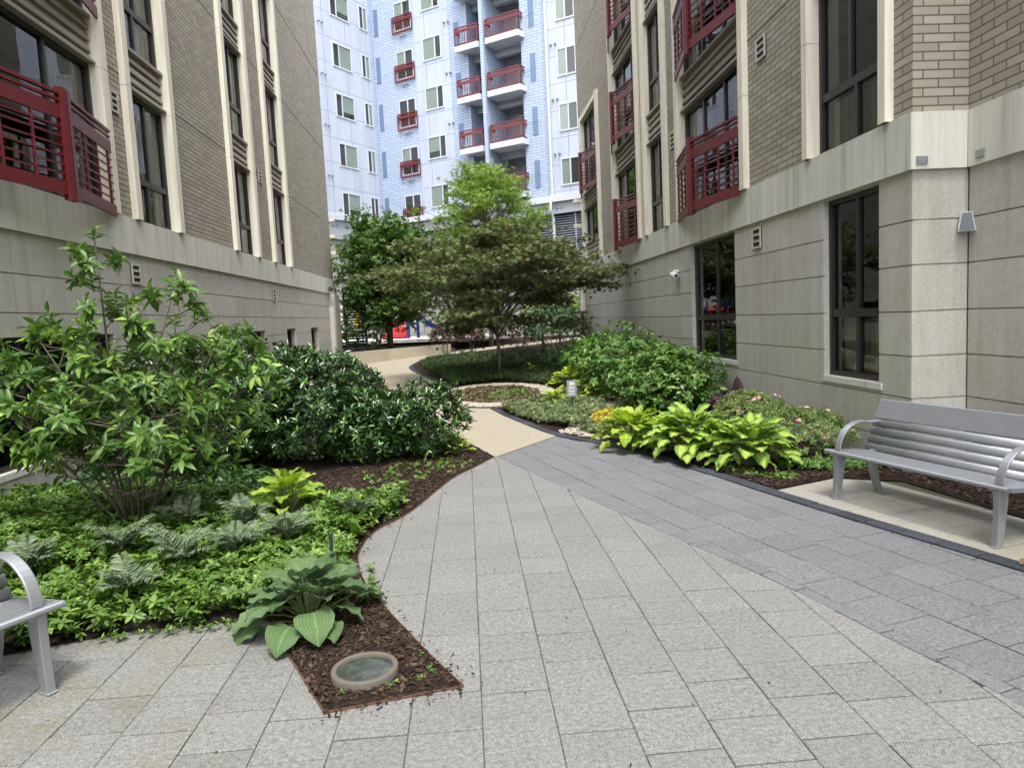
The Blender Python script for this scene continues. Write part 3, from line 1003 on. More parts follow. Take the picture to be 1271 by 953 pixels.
spandrel(fr, rb_, 21.3, 24.0, 5.2, 5.70)
window(fr, rb_, 21.3, 24.0, 4.12, 5.195, vm=(22.2, 23.1)); spandrel(fr, rb_, 21.3, 24.0, 3.41, 4.05)
window(fr, rb_, *HR[0], vm=(7.52,), tr=(1.56,), blind=[(7.05, 8.04, .9, 1.5)], sill=True)
window(fr, rb_, *HR[1], vm=(11.85,), tr=(1.53,), sill=True)
for a, h in ((9.72, 5.2), (9.95, 2.66), (13.85, 5.0)): vent(fr, rb_, a, h)
for z in (3.9, 4.75, 5.6):
    mb = MB(); mb.box(4.0, 4.5, 24.72, 25.0, z, z + .12); mb.build('ledge', 'fin', rb_)
mb = MB(); mb.box(4.1, 4.6, 24.705, 24.98, -.1, ZT); mb.build('corner_pier', 'fin', rb_)
mb = MB(); mb.box(4.85 + .55, 16, -9, 6.5, -.2, ZR - .01); mb.box(4.97, 16, 6.5, 24.69, -.2, ZR - .01)
mb.box(4.3, 4.97, 24.5, 24.69, -.2, ZR - .02)
mb.build('blocking_core', 'brick', rb_)  # solid core added to block light behind the facade; closes the far end
mb = MB(); mb.box(4.2, 16, 6.46, 24.75, ZR, ZR + .25); mb.box(4.75, 16, -9, 6.459, ZR, ZR + .25); mb.build('roof', 'gray_wall', rb_)

# ---- left building
fl = F(lambda a, h, d: (-4.80 + d, a, h))
lb_ = empty('brick_apartment_building', (-5.1, 15, 0))
tag(lb_, 'tan brick apartment block behind the laurel and magnolia, small square openings low in its wall', 'building')
HL = [(7.0, 9.94, .34, 1.74), (11.75, 13.0, .75, 1.66), (15.9, 17.2, .80, 1.68), (19.25, 20.2, .95, 1.70), (22.2, 23.2, .95, 1.70)]
lower_wall(fl, lb_, -9, 26.5, HL, [1.8, 4.4, 7.9, 9.3, 10.2, 13.3, 15.2, 18., 21., 24.9])
belt(fl, lb_, -9, 26.5, [2.5, 5.4, 8.3, 11.4, 12.6, 14.4, 17.3, 20.4, 23.4])
mb = MB()
for a0, a1 in ((-9, 6.9), (10.3, 10.82), (12.55, 15.35), (17.15, 18.35), (20.2, 24.9), (24.93, 26.5)): brick_strip(fl, mb, a0, a1)
mb.build('brick_wall', ['brick', 'bronze'], lb_)
for a0, a1 in ((6.9, 7.07), (10.12, 10.3), (10.82, 10.98), (12.38, 12.55), (15.35, 15.55), (16.95, 17.15), (18.35, 18.55), (20.0, 20.2)):
    pilaster(fl, lb_, a0, a1, off=.6)
wide_bay(fl, lb_, 7.07, 10.12); slim_bay(fl, lb_, 10.98, 12.38); slim_bay(fl, lb_, 15.55, 16.95); slim_bay(fl, lb_, 18.55, 20.0)
window(fl, lb_, *HL[0], vm=(8.0, 9.0), sill=True, blind=[(9.1, 9.85, .45, 1.65)])
for h in HL[1:]: window(fl, lb_, *h, d=-.16, sill=False)
for a, h in ((10.73, 2.6), (18.2, 2.56), (10.56, 5.0), (17.75, 5.4), (20.6, 5.3)): vent(fl, lb_, a, h, .28 if a != 10.56 else .22)
for z in (3.75, 4.35, 4.95, 5.55):
    mb = MB(); mb.box(-4.95, -4.62, 26.52, 26.8, z, z + .12); mb.build('ledge', 'fin', lb_)
mb = MB()
mb.box(-4.86, -4.63, 25.55, 26.53, -.2, ZB - .02); mb.build('corner_pier', 'precast', lb_)
mb = MB(); mb.tube([(-4.70, 25.2, .3), (-4.70, 25.2, 2.4)], .11, 10); mb.build('downpipe', 'precast', lb_)
mb = MB(); mb.box(-16, -5.55, -9, 26.49, -.2, ZR - .01); mb.box(-5.55, -4.85, 26.3, 26.49, -.2, ZR - .02); mb.build('blocking_core', 'brick', lb_)  # core mass added to stop light inside the left shell, end face included
mb = MB(); mb.box(-16, -4.75, -9, 26.55, ZR, ZR + .25); mb.build('roof', 'gray_wall', lb_)

# ---- things fixed to the walls
plain('lamp_front', (.045, .055, .075), .25)
plain('lamp_case', (.62, .62, .60), .5)
wl = empty('wall_lamp', (4.772, 6.425, 2.37), R(-36))
tag(wl, 'wedge shaped outdoor lamp on the concrete corner above the right bench', 'wall lamp')
mb = MB(); wl.scale = (.82, .82, .82)
P0 = [(-.085, 0, -.10), (.085, 0, -.10), (.07, 0, .12), (-.07, 0, .12)]
P1 = [(-.085, -.15, -.10), (.085, -.15, -.10), (.05, -.07, .12), (-.05, -.07, .12)]
mb.add(P0 + P1, [(3, 2, 1, 0), (4, 5, 6, 7), (0, 1, 5, 4), (1, 2, 6, 5), (2, 3, 7, 6), (3, 0, 4, 7)])
mb.build('housing', 'lamp_case', wl, local=True)
mb = MB(); mb.add([(-.078, -.152, -.095), (.078, -.152, -.095), (.046, -.0765, .112), (-.046, -.0765, .112)], [(0, 1, 2, 3)]); mb.build('lens', 'lamp_front', wl, local=True)
for nm, loc, lab in (('junction_plate', (4.31, 6.40, 2.96), 'small gray cover plate on the bright end of the belt course'),
                     ('junction_plate', (4.755, 6.24, 2.97), 'small gray cover plate on the belt course right of the wall lamp')):
    mb = MB()
    if loc[0] < 4.5: mb.box(loc[0] - .055, loc[0] + .055, 6.392, 6.4075, loc[2] - .035, loc[2] + .035)
    else: mb.box(4.745, 4.7595, loc[1] - .055, loc[1] + .055, loc[2] - .035, loc[2] + .035)
    for sx in (-.04, .04):
        if loc[0] < 4.5: mb.tube([(loc[0] + sx, 6.392, loc[2]), (loc[0] + sx, 6.386, loc[2])], .006, 6)
        else: mb.tube([(4.745, loc[1] + sx, loc[2]), (4.739, loc[1] + sx, loc[2])], .006, 6)
    tag(mb.build(nm, 'galvanised'), lab, 'cover plate', 'cover plates on the belt course')


def camera_thing(loc, out, label, dark):
    c = empty('security_camera', loc); tag(c, label, 'security camera')
    ox = Vector(out)
    mb = MB(); mb.tube([(0, 0, 0), ox * .10], .03, 10); mb.bar(ox * .09, ox * .09 + Vector((0, 0, -.04)), .03, .03, (0, 1, 0)); mb.build('bracket', 'dark_metal' if dark else 'white_plastic', c, local=True)
    mb = MB(); p = ox * .09 + Vector((0, -.02, -.07)); mb.tube([p + Vector((0, .12, .02)), p + Vector((0, .1, .015)), p + Vector((0, -.10, -.02)), p + Vector((0, -.12, -.02))], [.045, .06, .06, .05], 12)
    mb.build('camera_body', 'dark_metal' if dark else 'white_plastic', c, True, local=True)
    mb = MB(); mb.tube([p + Vector((0, -.121, -.02)), p + Vector((0, -.13, -.022))], .035, 12); mb.build('lens', 'dark_metal', c, True, local=True)


camera_thing((4.25, 13.75, 2.45), (-1, 0, 0), 'white security camera under the belt course left of a tall ground floor window', False)
camera_thing((-4.76, 25.3, 3.08), (1, 0, 0), 'dark security camera at the far end of the left belt course', True)

# ---------------------------------------------------------------- white apartment building closing the court
th = R(34.5); Cx, Cy = -4.63, 44.
U_ = (math.cos(th), -math.sin(th)); W_ = (-math.sin(th), -math.cos(th))


class FO(F):
    def __init__(s, o, dv, nv): s.o, s.d, s.nv = o, dv, nv

    def pt(s, a, h, d): return Vector((s.o[0] + s.d[0] * a + s.nv[0] * d, s.o[1] + s.d[1] * a + s.nv[1] * d, h))

    def box(s, mb, a0, a1, h0, h1, d0, d1, mi=0):
        c = s.pt((a0 + a1) / 2, (h0 + h1) / 2, (d0 + d1) / 2)
        mb.obox(c, (s.d[0], s.d[1], 0), (s.nv[0], s.nv[1], 0), (0, 0, 1), abs(a1 - a0) / 2, abs(d1 - d0) / 2, abs(h1 - h0) / 2, mi)


fR = FO((Cx, Cy), U_, W_); fL = FO((Cx, Cy), W_, U_)
wb = empty('apartment_building', (Cx, Cy, 0))
tag(wb, 'white and pale blue apartment building with dark red balconies closing the courtyard', 'building')
ZG, ZW = 7.95, 23.


def flat_wall(f, name, mat, a0, a1, h0, h1, d=0., th_=.3, holes=()):
    mb = MB(); holed(f, mb, a0, a1, h0, h1, d - th_, d, list(holes)); return mb.build(name, mat, wb)


def pwin(f, a0, a1, h0, h1, split=.36, blind=True, d=0.0, bl='blind_pale'):
    mb = MB(); t = .07
    f.box(mb, a0, a0 + t, h0, h1, d - .03, d + .045); f.box(mb, a1 - t, a1, h0, h1, d - .03, d + .045)
    f.box(mb, a0 + t, a1 - t, h1 - t, h1, d - .03, d + .044); f.box(mb, a0 + t, a1 - t, h0, h0 + t, d - .03, d + .044)
    m = a0 + (a1 - a0) * split; f.box(mb, m - .035, m + .035, h0 + t, h1 - t, d - .03, d + .04)
    w = mb.build('window', 'white_trim', wb)
    mb = MB(); mb.add([f.pt(a0 + t, h0 + t, d + .02), f.pt(a1 - t, h0 + t, d + .02), f.pt(a1 - t, h1 - t, d + .02), f.pt(a0 + t, h1 - t, d + .02)], [(0, 1, 2, 3)])
    mb.build('pane', 'far_glass', w)
    mb = MB(); mb.add([f.pt(a0 + t, h0 + t, d + .002), f.pt(a1 - t, h0 + t, d + .002), f.pt(a1 - t, h1 - t, d + .002), f.pt(a0 + t, h1 - t, d + .002)], [(0, 1, 2, 3)])
    mb.build('dark_backing', 'dark_room', w)
    if blind:
        b0, b1 = (m + .04, a1 - t) if split < .5 else (a0 + t, m - .04)
        lo = h0 + t + (0 if blind is True else blind)
        mb = MB(); mb.add([f.pt(b0, lo, d + .010), f.pt(b1, lo, d + .010), f.pt(b1, h1 - t, d + .010), f.pt(b0, h1 - t, d + .010)], [(0, 1, 2, 3)]); mb.build('blind', bl, w)
    return w


def juliet(f, a0, a1, h0, h1, d0=.05, d1=.12, returns=None):
    r = empty('balcony_railing', f.pt((a0 + a1) / 2, h0, d1) - parent_loc(wb), 0, wb)
    mb = MB(); f.box(mb, a0, a1, h1 - .07, h1, d1 - .05, d1); f.box(mb, a0, a1, h1 - .30, h1 - .13, d1 - .035, d1 - .002); f.box(mb, a0, a1, h0, h0 + .08, d1 - .04, d1)
    if returns:
        for a in (a0, a1): f.box(mb, a - .03, a + .03, h1 - .07, h1 - .002, returns, d1 - .052); f.box(mb, a - .02, a + .02, h1 - .3, h1 - .15, returns, d1 - .052); f.box(mb, a - .02, a + .02, h0, h0 + .07, returns, d1 - .052)
    mb.build('rails', 'red_metal', r)
    mb = MB(); n = max(3, int((a1 - a0) / .16))
    for k in range(n + 1):
        a = a0 + (a1 - a0) * k / n; wd = .035 if k in (0, n) else .012
        f.box(mb, a - wd, a + wd, h0 + .08, h1 - .301 if wd < .03 else h1 - .07, d1 - .03, d1 - .006)
    mb.build('balusters', 'red_metal', r)
    return r


FL = [16.20 - 2.74 * k for k in range(4)] + [18.94, 21.68]     # window sill heights per storey
flat_wall(fL, 'white_wall', 'panel', .30, 7.5, ZG, ZW)
flat_wall(fL, 'siding_wall', 'siding', -.30, .2985, ZG, ZW, -.02)
flat_wall(fR, 'siding_wall', 'siding', -.0, 3.12, ZG, ZW)
flat_wall(fR, 'white_wall', 'panel', 3.121, 5.55, ZG, ZW, .03)
flat_wall(fR, 'siding_wall', 'siding', 5.551, 6.50, ZG, ZW)
flat_wall(fR, 'siding_wall', 'siding', 10.36, 11.62, ZG, ZW)
flat_wall(fR, 'white_wall', 'panel', 11.621, 20., ZG, ZW, .03)
flat_wall(fR, 'recess_wall', 'recess_wall', 6.45, 10.40, ZG, ZW, -1.75)
mb = MB(); fR.box(mb, 6.501, 6.75, ZG, ZW, -1.75, -.003); fR.box(mb, 10.11, 10.359, ZG, ZW, -1.75, -.003); fR.box(mb, 7.90, 8.12, ZG, ZW, -1.75, .55)
mb.build('dividing_wall', 'siding', wb)
for z in FL:
    pwin(fL, 1.98, 3.5, z, z + 1.33, .66, True if rng.random() < .65 else .3)
    pwin(fL, .42, 1.14, z, z + 1.33, .5, rng.random() < .55)
    mb = MB(); fR.box(mb, .18, .48, z - .1, z + 1.35, 0.001, .02); fR.box(mb, .16, .50, z - .14, z - .1, .001, .03); mb.build('blue_panel', 'blue_panel', wb)
    pwin(fR, 3.70, 5.02, z + .33, z + 1.60, .66, True if rng.random() < .65 else .35, .03)
    pwin(fR, 1.72, 2.98, z - .30, z + 1.30, .52, .4 if rng.random() < .7 else False)
    juliet(fR, 1.62, 3.06, z - .45, z + .52)
    for a in (5.88, 10.62):
        mb = MB(); fR.box(mb, a, a + .32, z + .55, z + 1.98, .001, .02); fR.box(mb, a - .02, a + .34, z + 1.2, z + 1.24, .001, .028); mb.build('blue_panel', 'blue_panel', wb)
    pwin(fR, 12.2, 13.3, z + .45, z + 1.85, .5, True if rng.random() < .8 else False, .03)
    pwin(fR, 14.6, 15.9, z + .45, z + 1.85, .5, True, .03)
    # balconies in the recess: pointed slabs in front
    zs = z + .12
    for a0, a1, pr in ((6.15, 7.895, .55), (8.13, 10.42, .55)):
        mb = MB(); q = [fR.pt(a0, 0, -1.74), fR.pt(a1, 0, -1.74), fR.pt(a1, 0, .0), fR.pt(a1 - .15, 0, pr), fR.pt(a0 + .1, 0, pr), fR.pt(a0, 0, .0)]
        if a0 < 7: q[0] = fR.pt(6.76, 0, -1.74); q[5] = fR.pt(6.5, 0, .004)
        else: q[1] = fR.pt(10.1, 0, -1.74); q[2] = fR.pt(10.35, 0, .004)
        mb.poly([(p.x, p.y) for p in q], zs, zs + .30)
        mb.build('balcony_slab', 'white_trim', wb)
        juliet(fR, a0 + .12, a1 - .17, zs + .34, zs + 1.28, .05, pr - .03, .02)
        mb = MB(); b0, b1 = max(a0, 6.76), min(a1, 10.1)
        fR.box(mb, b0, b1, zs - .36, zs - .002, -.9, -.62); mb.build('beam', 'soffit', wb)
    pwin(fR, 7.0, 7.8, zs + .3, zs + 2.1, .5, False, -1.74)
    pwin(fR, 8.95, 10.05, zs + .3, zs + 2.15, .5, True, -1.74)
    for f_, a in ((fL, 4.2), (fR, 2.2), (fR, 5.3), (fR, 11.9)):
        for s_ in (0, .26):
            mb = MB(); p = f_.pt(a + s_, z - .62, .03); q = f_.pt(a + s_, z - .66, .14); mb.tube([p, q], .055, 8); mb.build('exhaust_cap', 'galvanised', wb)
# base storeys
mb = MB(); fL.box(mb, -.2, 7.5, ZG - .30, ZG - .001, -.3, .25); fR.box(mb, .26, 20, ZG - .302, ZG - .001, -.3, .25); mb.build('ledge', 'white_trim', wb)
mb = MB(); fR.box(mb, .25, 20, 7.05, ZG - .303, -.3, .10); fL.box(mb, -.2, 7.5, 6.6, ZG - .303, -.3, .10)
for k in range(14): fR.box(mb, 1.2 + k * 1.3, 1.22 + k * 1.3, 7.06, ZG - .31, .1, .112)
mb.build('metal_fascia', 'soffit', wb)
mb = MB(); fR.box(mb, .25, 20, 4.6, 7.049, -.40, -.25, 1)
for k in range(19):
    z = 4.7 + k * .125
    P0 = [fR.pt(.3, z, -.24), fR.pt(.3, z + .02, -.24), fR.pt(.3, z - .05, -.06), fR.pt(.3, z - .07, -.06)]
    P1 = [fR.pt(20, z, -.24), fR.pt(20, z + .02, -.24), fR.pt(20, z - .05, -.06), fR.pt(20, z - .07, -.06)]
    mb.add(P0 + P1, [(0, 1, 5, 4), (1, 2, 6, 5), (2, 3, 7, 6), (3, 0, 4, 7)])
for k in range(14): fR.box(mb, .6 + k * 1.36, .66 + k * 1.36, 4.6, 7.05, -.24, -.03)
mb.build('louver_screen', ['louver_metal', 'dark_room'], wb)
mb = MB(); fR.box(mb, .25, 20, -.2, 4.598, -.4, -.05); fL.box(mb, -.2, 7.5, -.2, 6.598, -.4, -.05); mb.build('base_wall', 'gray_wall', wb)
mb = MB(); p = [fR.pt(11.66, z, .12) for z in (ZW - .2, 14, 9, 8.05)] + [fR.pt(11.66, 7.6, .36), fR.pt(11.66, 7.2, .36), fR.pt(11.66, 6.8, .1), fR.pt(11.66, 1, .1)]
mb.tube(p, .075, 8); mb.build('downpipe', 'white_trim', wb)
mb = MB()
q = [fR.pt(-.35, 0, -.42), fR.pt(20, 0, -.42), fR.pt(20, 0, -12), fR.pt(-12, 0, -12), fR.pt(-12, 0, -.42 + 12)]
# solid core behind both wings, added to block light
qa = [fR.pt(-.35, 0, -2.1), fR.pt(20, 0, -2.1), fR.pt(20, 0, -12), fR.pt(-.35, 0, -12)]
mb.poly([(p.x, p.y) for p in qa], -.2, ZW - .01)
qb = [fL.pt(-2.0, 0, -.42), fL.pt(7.5, 0, -.42), fL.pt(7.5, 0, -12), fL.pt(-2.0, 0, -12)]
mb.poly([(p.x, p.y) for p in qb], -.2, ZW - .02)
mb.build('blocking_core', 'gray_wall', wb)
mb = MB(); qa = [fR.pt(-.3, 0, .2), fR.pt(20, 0, .2), fR.pt(20, 0, -12), fR.pt(-12, 0, -12), fR.pt(-12, 0, -.3)]
mb.poly([(p.x, p.y) for p in [fR.pt(-.3, 0, .2), fR.pt(20, 0, .2), fR.pt(20, 0, -12), fR.pt(-.3, 0, -12)]], ZW, ZW + .3)
mb.poly([(p.x, p.y) for p in [fL.pt(-.31, 0, .2), fL.pt(7.5, 0, .2), fL.pt(7.5, 0, -12), fL.pt(-.31, 0, -12)]], ZW + .001, ZW + .29)
mb.build('roof', 'gray_wall', wb)

# ---------------------------------------------------------------- mid-distance: curb wall, stone wall, play set, screen
mb = MB(); cl = [(-4.55, 23.0), (-3.5, 24.25), (-2.8, 25.35), (-1.9, 26.3), (-.63, 27.75)]
for p, q in zip(cl[:-1], cl[1:]):
    zz = T((p[1] + q[1]) / 2); dx, dy = q[0] - p[0], q[1] - p[1]; L = math.hypot(dx, dy); nx, ny = -dy / L * .22, dx / L * .22
    k = .003 / L; p2 = (p[0] + dx * k, p[1] + dy * k); q2 = (q[0] - dx * k, q[1] - dy * k)
    mb.poly([p2, q2, (q2[0] + nx, q2[1] + ny), (p2[0] + nx, p2[1] + ny)], T(p[1]) - .2, .80)
tag(mb.build('retaining_wall', 'curb'), 'low tan concrete wall along the far bend of the path below the play set', 'low wall')
hb = [(-4.7, 24.0), (-3.65, 24.5), (-2.9, 25.6), (-2.0, 26.55), (-.7, 28.0), (-.3, 34), (-9, 36), (-9, 27)]
mb = MB(); mb.add([(x, y, max(.76, T(y) + .05)) for x, y in hb], [tuple(range(8))]); tag(mb.build('raised_planting_bed', 'mulch'), kind='structure')
mb = MB(); mb.add([(-9, 31.5, 1.02), (1.0, 29.4, .99), (2.5, 34.8, .99), (-9, 36.8, 1.02)], [(0, 1, 2, 3)]); tag(mb.build('play_yard', 'white_floor'), kind='structure')
mb = MB(); g = random.Random(7)
for r_ in range(7):
    x = -9 + g.uniform(0, .5)
    while x < 9:
        w = g.uniform(.35, .9); mb.box(x + .008, x + w - .008, 37.0 - g.uniform(.0, .04) - .3, 37.2, .5 + r_ * .34 + .008, .5 + (r_ + 1) * .34 - .008); x += w
mb.box(-9, 9, 36.78, 37.1, .3, 2.86)
tag(mb.build('stone_wall', 'gray_wall'), 'gray block wall behind the trees at the foot of the white building', 'stone wall')

lv = empty('louvered_screen', (-4.2, 27.2, .8)); tag(lv, 'dark slatted metal screen beside the end of the left building', 'screen')
mb = MB()
for k in range(22): mb.obox((0, 0, .1 + k * .10), (1, 0, 0), (0, .85, .5), (0, -.5, .85), .36, .05, .006)
mb.build('slats', 'dark_metal', lv, local=True)
mb = MB()
for x in (-.39, .39): mb.box(x - .03, x + .03, -.04, .04, -.1, 2.35)
mb.build('frame', 'dark_metal', lv, local=True)

ps = empty('play_set', (-2.3, 33., 1.0)); tag(ps, 'red and blue plastic play set with tunnel and slide behind the low wall', 'play set')


def psb(name, mb, mat, smooth=False): return mb.build(name, mat, ps, smooth, local=True)


mb = MB(); n = 20; pts = []
for k in range(13):
    x = -1.55 + k * .095; pts.append((x, 0, .36))
mb.tube(pts, [.40 if k % 3 else .43 for k in range(13)], 20); psb('tunnel', mb, 'red_plastic', True)
mb = MB()
for y in (-.28, .28): mb.bar((.1, y, .95), (1.45, y, .1), .06, .22)
mb.bar((.1, 0, .86), (1.45, 0, .02), .5, .05); psb('slide', mb, 'blue_plastic')
mb = MB(); mb.box(-.42, .1, -.45, .45, .62, .70); mb.box(-.42, -.36, -.45, .45, .0, .62); psb('platform', mb, 'blue_plastic')
for x, y in ((-.38, -.42), (.07, -.42), (-.38, .42), (.07, .42)):
    mb = MB(); mb.tube([(x, y, -.1), (x, y, 1.9)], .045, 10); psb('post', mb, 'blue_plastic')
mb = MB(); mb.add([(-.5, -.52, 1.85), (.2, -.52, 1.85), (.2, .52, 1.85), (-.5, .52, 1.85), (-.15, 0, 2.35)], [(0, 1, 4), (1, 2, 4), (2, 3, 4), (3, 0, 4), (3, 2, 1, 0)]); psb('roof', mb, 'blue_plastic')
mb = MB(); mb.box(-2.5, -1.5, .35, .42, .6, 1.3); psb('panel', mb, 'blue_plastic')
mb = MB(); mb.box(-2.9, -2.62, .35, .42, .55, 1.5); psb('panel', mb, 'yellow_plastic')
for x in (-2.55, -1.5):
    mb = MB(); mb.tube([(x, .38, -.1), (x, .38, 1.9)], .045, 10); psb('post', mb, 'blue_plastic')

lg = empty('wooden_ledge', (3.6, 24.3, .4)); tag(lg, 'dark brown wooden rail on a post by the far end of the right building', 'rail')
mb = MB(); mb.box(-.75, .62, -.10, .10, 1.32, 1.43); mb.build('beam', 'wood_dark', lg, local=True)
mb = MB(); mb.box(.42, .52, -.05, .05, -.05, 1.319); mb.build('post', 'wood_dark', lg, local=True)
mb = MB(); mb.box(.30, .615, -.04, .04, .55, .62); mb.build('brace', 'wood_dark', lg, local=True)

# ---------------------------------------------------------------- benches


def oval(m, L, y, z, hw=.034, ht=.014):
    vs = []; n = 12
    for x in (-L, L):
        for k in range(n):
            a = 2 * math.pi * k / n; p, q = math.cos(a) * hw, math.sin(a) * ht
            vs.append((x, y + p * .383 + q * .924, z + p * .924 - q * .383))
    m.add(vs, [(k, (k + 1) % n, n + (k + 1) % n, n + k) for k in range(n)] + [tuple(range(n - 1, -1, -1)), tuple(range(n, 2 * n))])


def make_bench(loc, rz, label):
    b = empty('park_bench', loc, rz); tag(b, label, 'bench', 'silver slatted benches facing the paved court')
    B = lambda n, m, mat='silver', s=False: m.build(n, mat, b, s, local=True)
    L = .81; prof = lambda y: .425 - .045 * min(1, y / .42)
    for k in range(8):
        y = .055 + k * .052
        m = MB(); m.bar((-L + .012, y, prof(y) - .012), (L - .012, y, prof(y) - .012), .030, .022); B('seat_slat', m)
    m = MB()
    m.tube([(-L, .012, .412), (L, .012, .412)], .016, 8)
    for x in (-L + .006, L - .006):
        m.bar((x, .0, .412), (x, .46, .368), .012, .030)
    for x in (-.68, 0, .68): m.bar((x, .02, .388), (x, .46, .350), .05, .018)
    B('seat_frame', m)
    # back leans from (.46,.38) to (.63,.79)
    bp = lambda t: (.455 + .17 * t, .385 + .41 * t)
    for t in (.04, .21, .38, .55):
        y, z = bp(t); m = MB(); oval(m, L - .004, y, z); B('back_slat', m, 'silver', True)
    y0, z0 = bp(.64); y1, z1 = bp(1.0)
    m = MB(); m.obox((0, (y0 + y1) / 2, (z0 + z1) / 2), (1, 0, 0), (0, .383, .924), (0, -.924, .383), L, math.hypot(y1 - y0, z1 - z0) / 2, .010); m.tube([(-L, y1 + .002, z1 + .004), (L, y1 + .002, z1 + .004)], .013, 8); B('top_board', m)
    for x in (-L + .10, L - .10):
        m = MB(); a, c = bp(-.05), bp(.98); m.bar((x, a[0] + .028, a[1]), (x, c[0] + .028, c[1]), .04, .016, (1, 0, 0)); B('back_post', m)
        # flat curved arm
        m = MB(); pts = []
        for k in range(15):
            t = k / 14; an = math.pi * (1 - t * .60)
            pts.append((.30 + .245 * math.cos(an) - .0, .42 + .235 * math.sin(an)))
        pts += [(.50, pts[-1][1] + .0 - .005), (.535, .60)]
        vs = []; fs = []
        for i, (y, z) in enumerate(pts):
            p0 = pts[max(i - 1, 0)]; p1 = pts[min(i + 1, len(pts) - 1)]; d = Vector((p1[0] - p0[0], p1[1] - p0[1])).normalized(); nx, nz_ = -d.y * .007, d.x * .007
            vs += [(x - .03, y + nx, z + nz_), (x + .03, y + nx, z + nz_), (x + .03, y - nx, z - nz_), (x - .03, y - nx, z - nz_)]
        for i in range(len(pts) - 1):
            for k in range(4): fs.append((4 * i + k, 4 * i + (k + 1) % 4, 4 * i + 4 + (k + 1) % 4, 4 * i + 4 + k))
        fs += [(3, 2, 1, 0), tuple(4 * len(pts) - 4 + k for k in range(4))]
        m.add(vs, fs); B('armrest', m)
        for y_, dy, w0, w1 in ((.07, -.035, .105, .052), (.42, .085, .09, .05)):
            m = MB(); vs = []; n = 9
            for k in range(n):
                t = k / (n - 1); z = .392 * (1 - t); yc = y_ + dy * (t ** 1.7); w = (w0 + (w1 - w0) * t ** .8) / 2
                vs += [(x - .022, yc - w, z), (x + .022, yc - w, z), (x + .022, yc + w, z), (x - .022, yc + w, z)]
            fs = [(4 * i + k, 4 * i + (k + 1) % 4, 4 * i + 4 + (k + 1) % 4, 4 * i + 4 + k) for i in range(n - 1) for k in range(4)] + [(3, 2, 1, 0), tuple(4 * n - 4 + k for k in range(4))]
            m.add(vs, fs); m.box(x - .027, x + .027, y_ + dy - .035, y_ + dy + .035, 0.0005, .012); B('leg', m)
    for o in b.children:
        if o.name.split('.')[0] in ('leg', 'armrest', 'top_board'):
            md = o.modifiers.new('soft', 'BEVEL'); md.width = .005; md.segments = 2
    return b


make_bench((3.245, 5.02, 0), R(-75.3), 'whole silver metal slatted bench on the pale pad by the concrete wall')
make_bench((-2.415, 2.725, 0), R(60), 'silver metal bench cut off by the left edge, only one arm and leg showing')

# in-ground light, sign, stake
plain('light_ring', (.105, .092, .075), .85, 0, .25, 25., .4)
ul = empty('inground_light', (-.575, 3.28, .026)); tag(ul, 'round in-ground light with a concrete ring in the mulch tip', 'ground light')
mb = MB(); n = 40; vs = []
prof = [(.133, -.03), (.133, .016), (.136, .021), (.157, .021), (.161, .014), (.161, -.05)]
for k in range(n):
    a = 2 * math.pi * k / n
    for r_, z in prof: vs.append((r_ * math.cos(a), r_ * math.sin(a), z))
m6 = len(prof); mb.add(vs, [(k * m6 + i, ((k + 1) % n) * m6 + i, ((k + 1) % n) * m6 + i + 1, k * m6 + i + 1) for k in range(n) for i in range(m6 - 1)])
mb.build('ring', 'light_ring', ul, True, local=True)
t = NT('lamp_glass'); o_ = t.obj()
c = t.ramp(t.noise(o_, 14, 5, .7), [(.35, (.016, .022, .017)), (.55, (.045, .055, .045)), (.7, (.085, .085, .07))]); MAT['lamp_glass'] = t.end(t.prin(c, .18, 0, None, .6))
mb = MB(); mb.add([(.133 * math.cos(2 * math.pi * k / n), .133 * math.sin(2 * math.pi * k / n), .004) for k in range(n)], [tuple(range(n))]); mb.build('lens', 'lamp_glass', ul, local=True)

sg = empty('garden_sign', (1.79, 12.1, .0)); tag(sg, 'small gray placard on a black stake beside yellow hostas', 'sign')
mb = MB(); mb.box(-.085, .085, -.008, .008, .27, .56); mb.build('plate', 'galvanised', sg, local=True)
mb = MB(); mb.box(-.014, .014, .009, .022, -.15, .40); mb.build('stake', 'dark_metal', sg, local=True)
mb = MB()
for z, w in ((.435, .055), (.41, .06), (.372, .06), (.345, .05), (.31, .06)): mb.box(-w, w * .8, -.0105, -.0081, z, z + .010)
mb.box(-.035, -.005, -.0105, -.0081, .47, .53); mb.box(.01, .04, -.0105, -.0081, .475, .525)
mb.build('lettering', 'white_plastic', sg, local=True)
sk = MB(); sk.tube([(-.93, 4.42, 0), (-.932, 4.43, .36)], .012, 8); sk.tube([(-.932, 4.43, .36), (-.932, 4.432, .375)], .017, 8)
tag(sk.build('plant_stake', 'dark_metal'), 'thin black stake standing behind the big green hosta', 'stake')

# ---------------------------------------------------------------- plants
LF, SM, PALM = tmpl_leaf(), tmpl_small(), tmpl_palm()


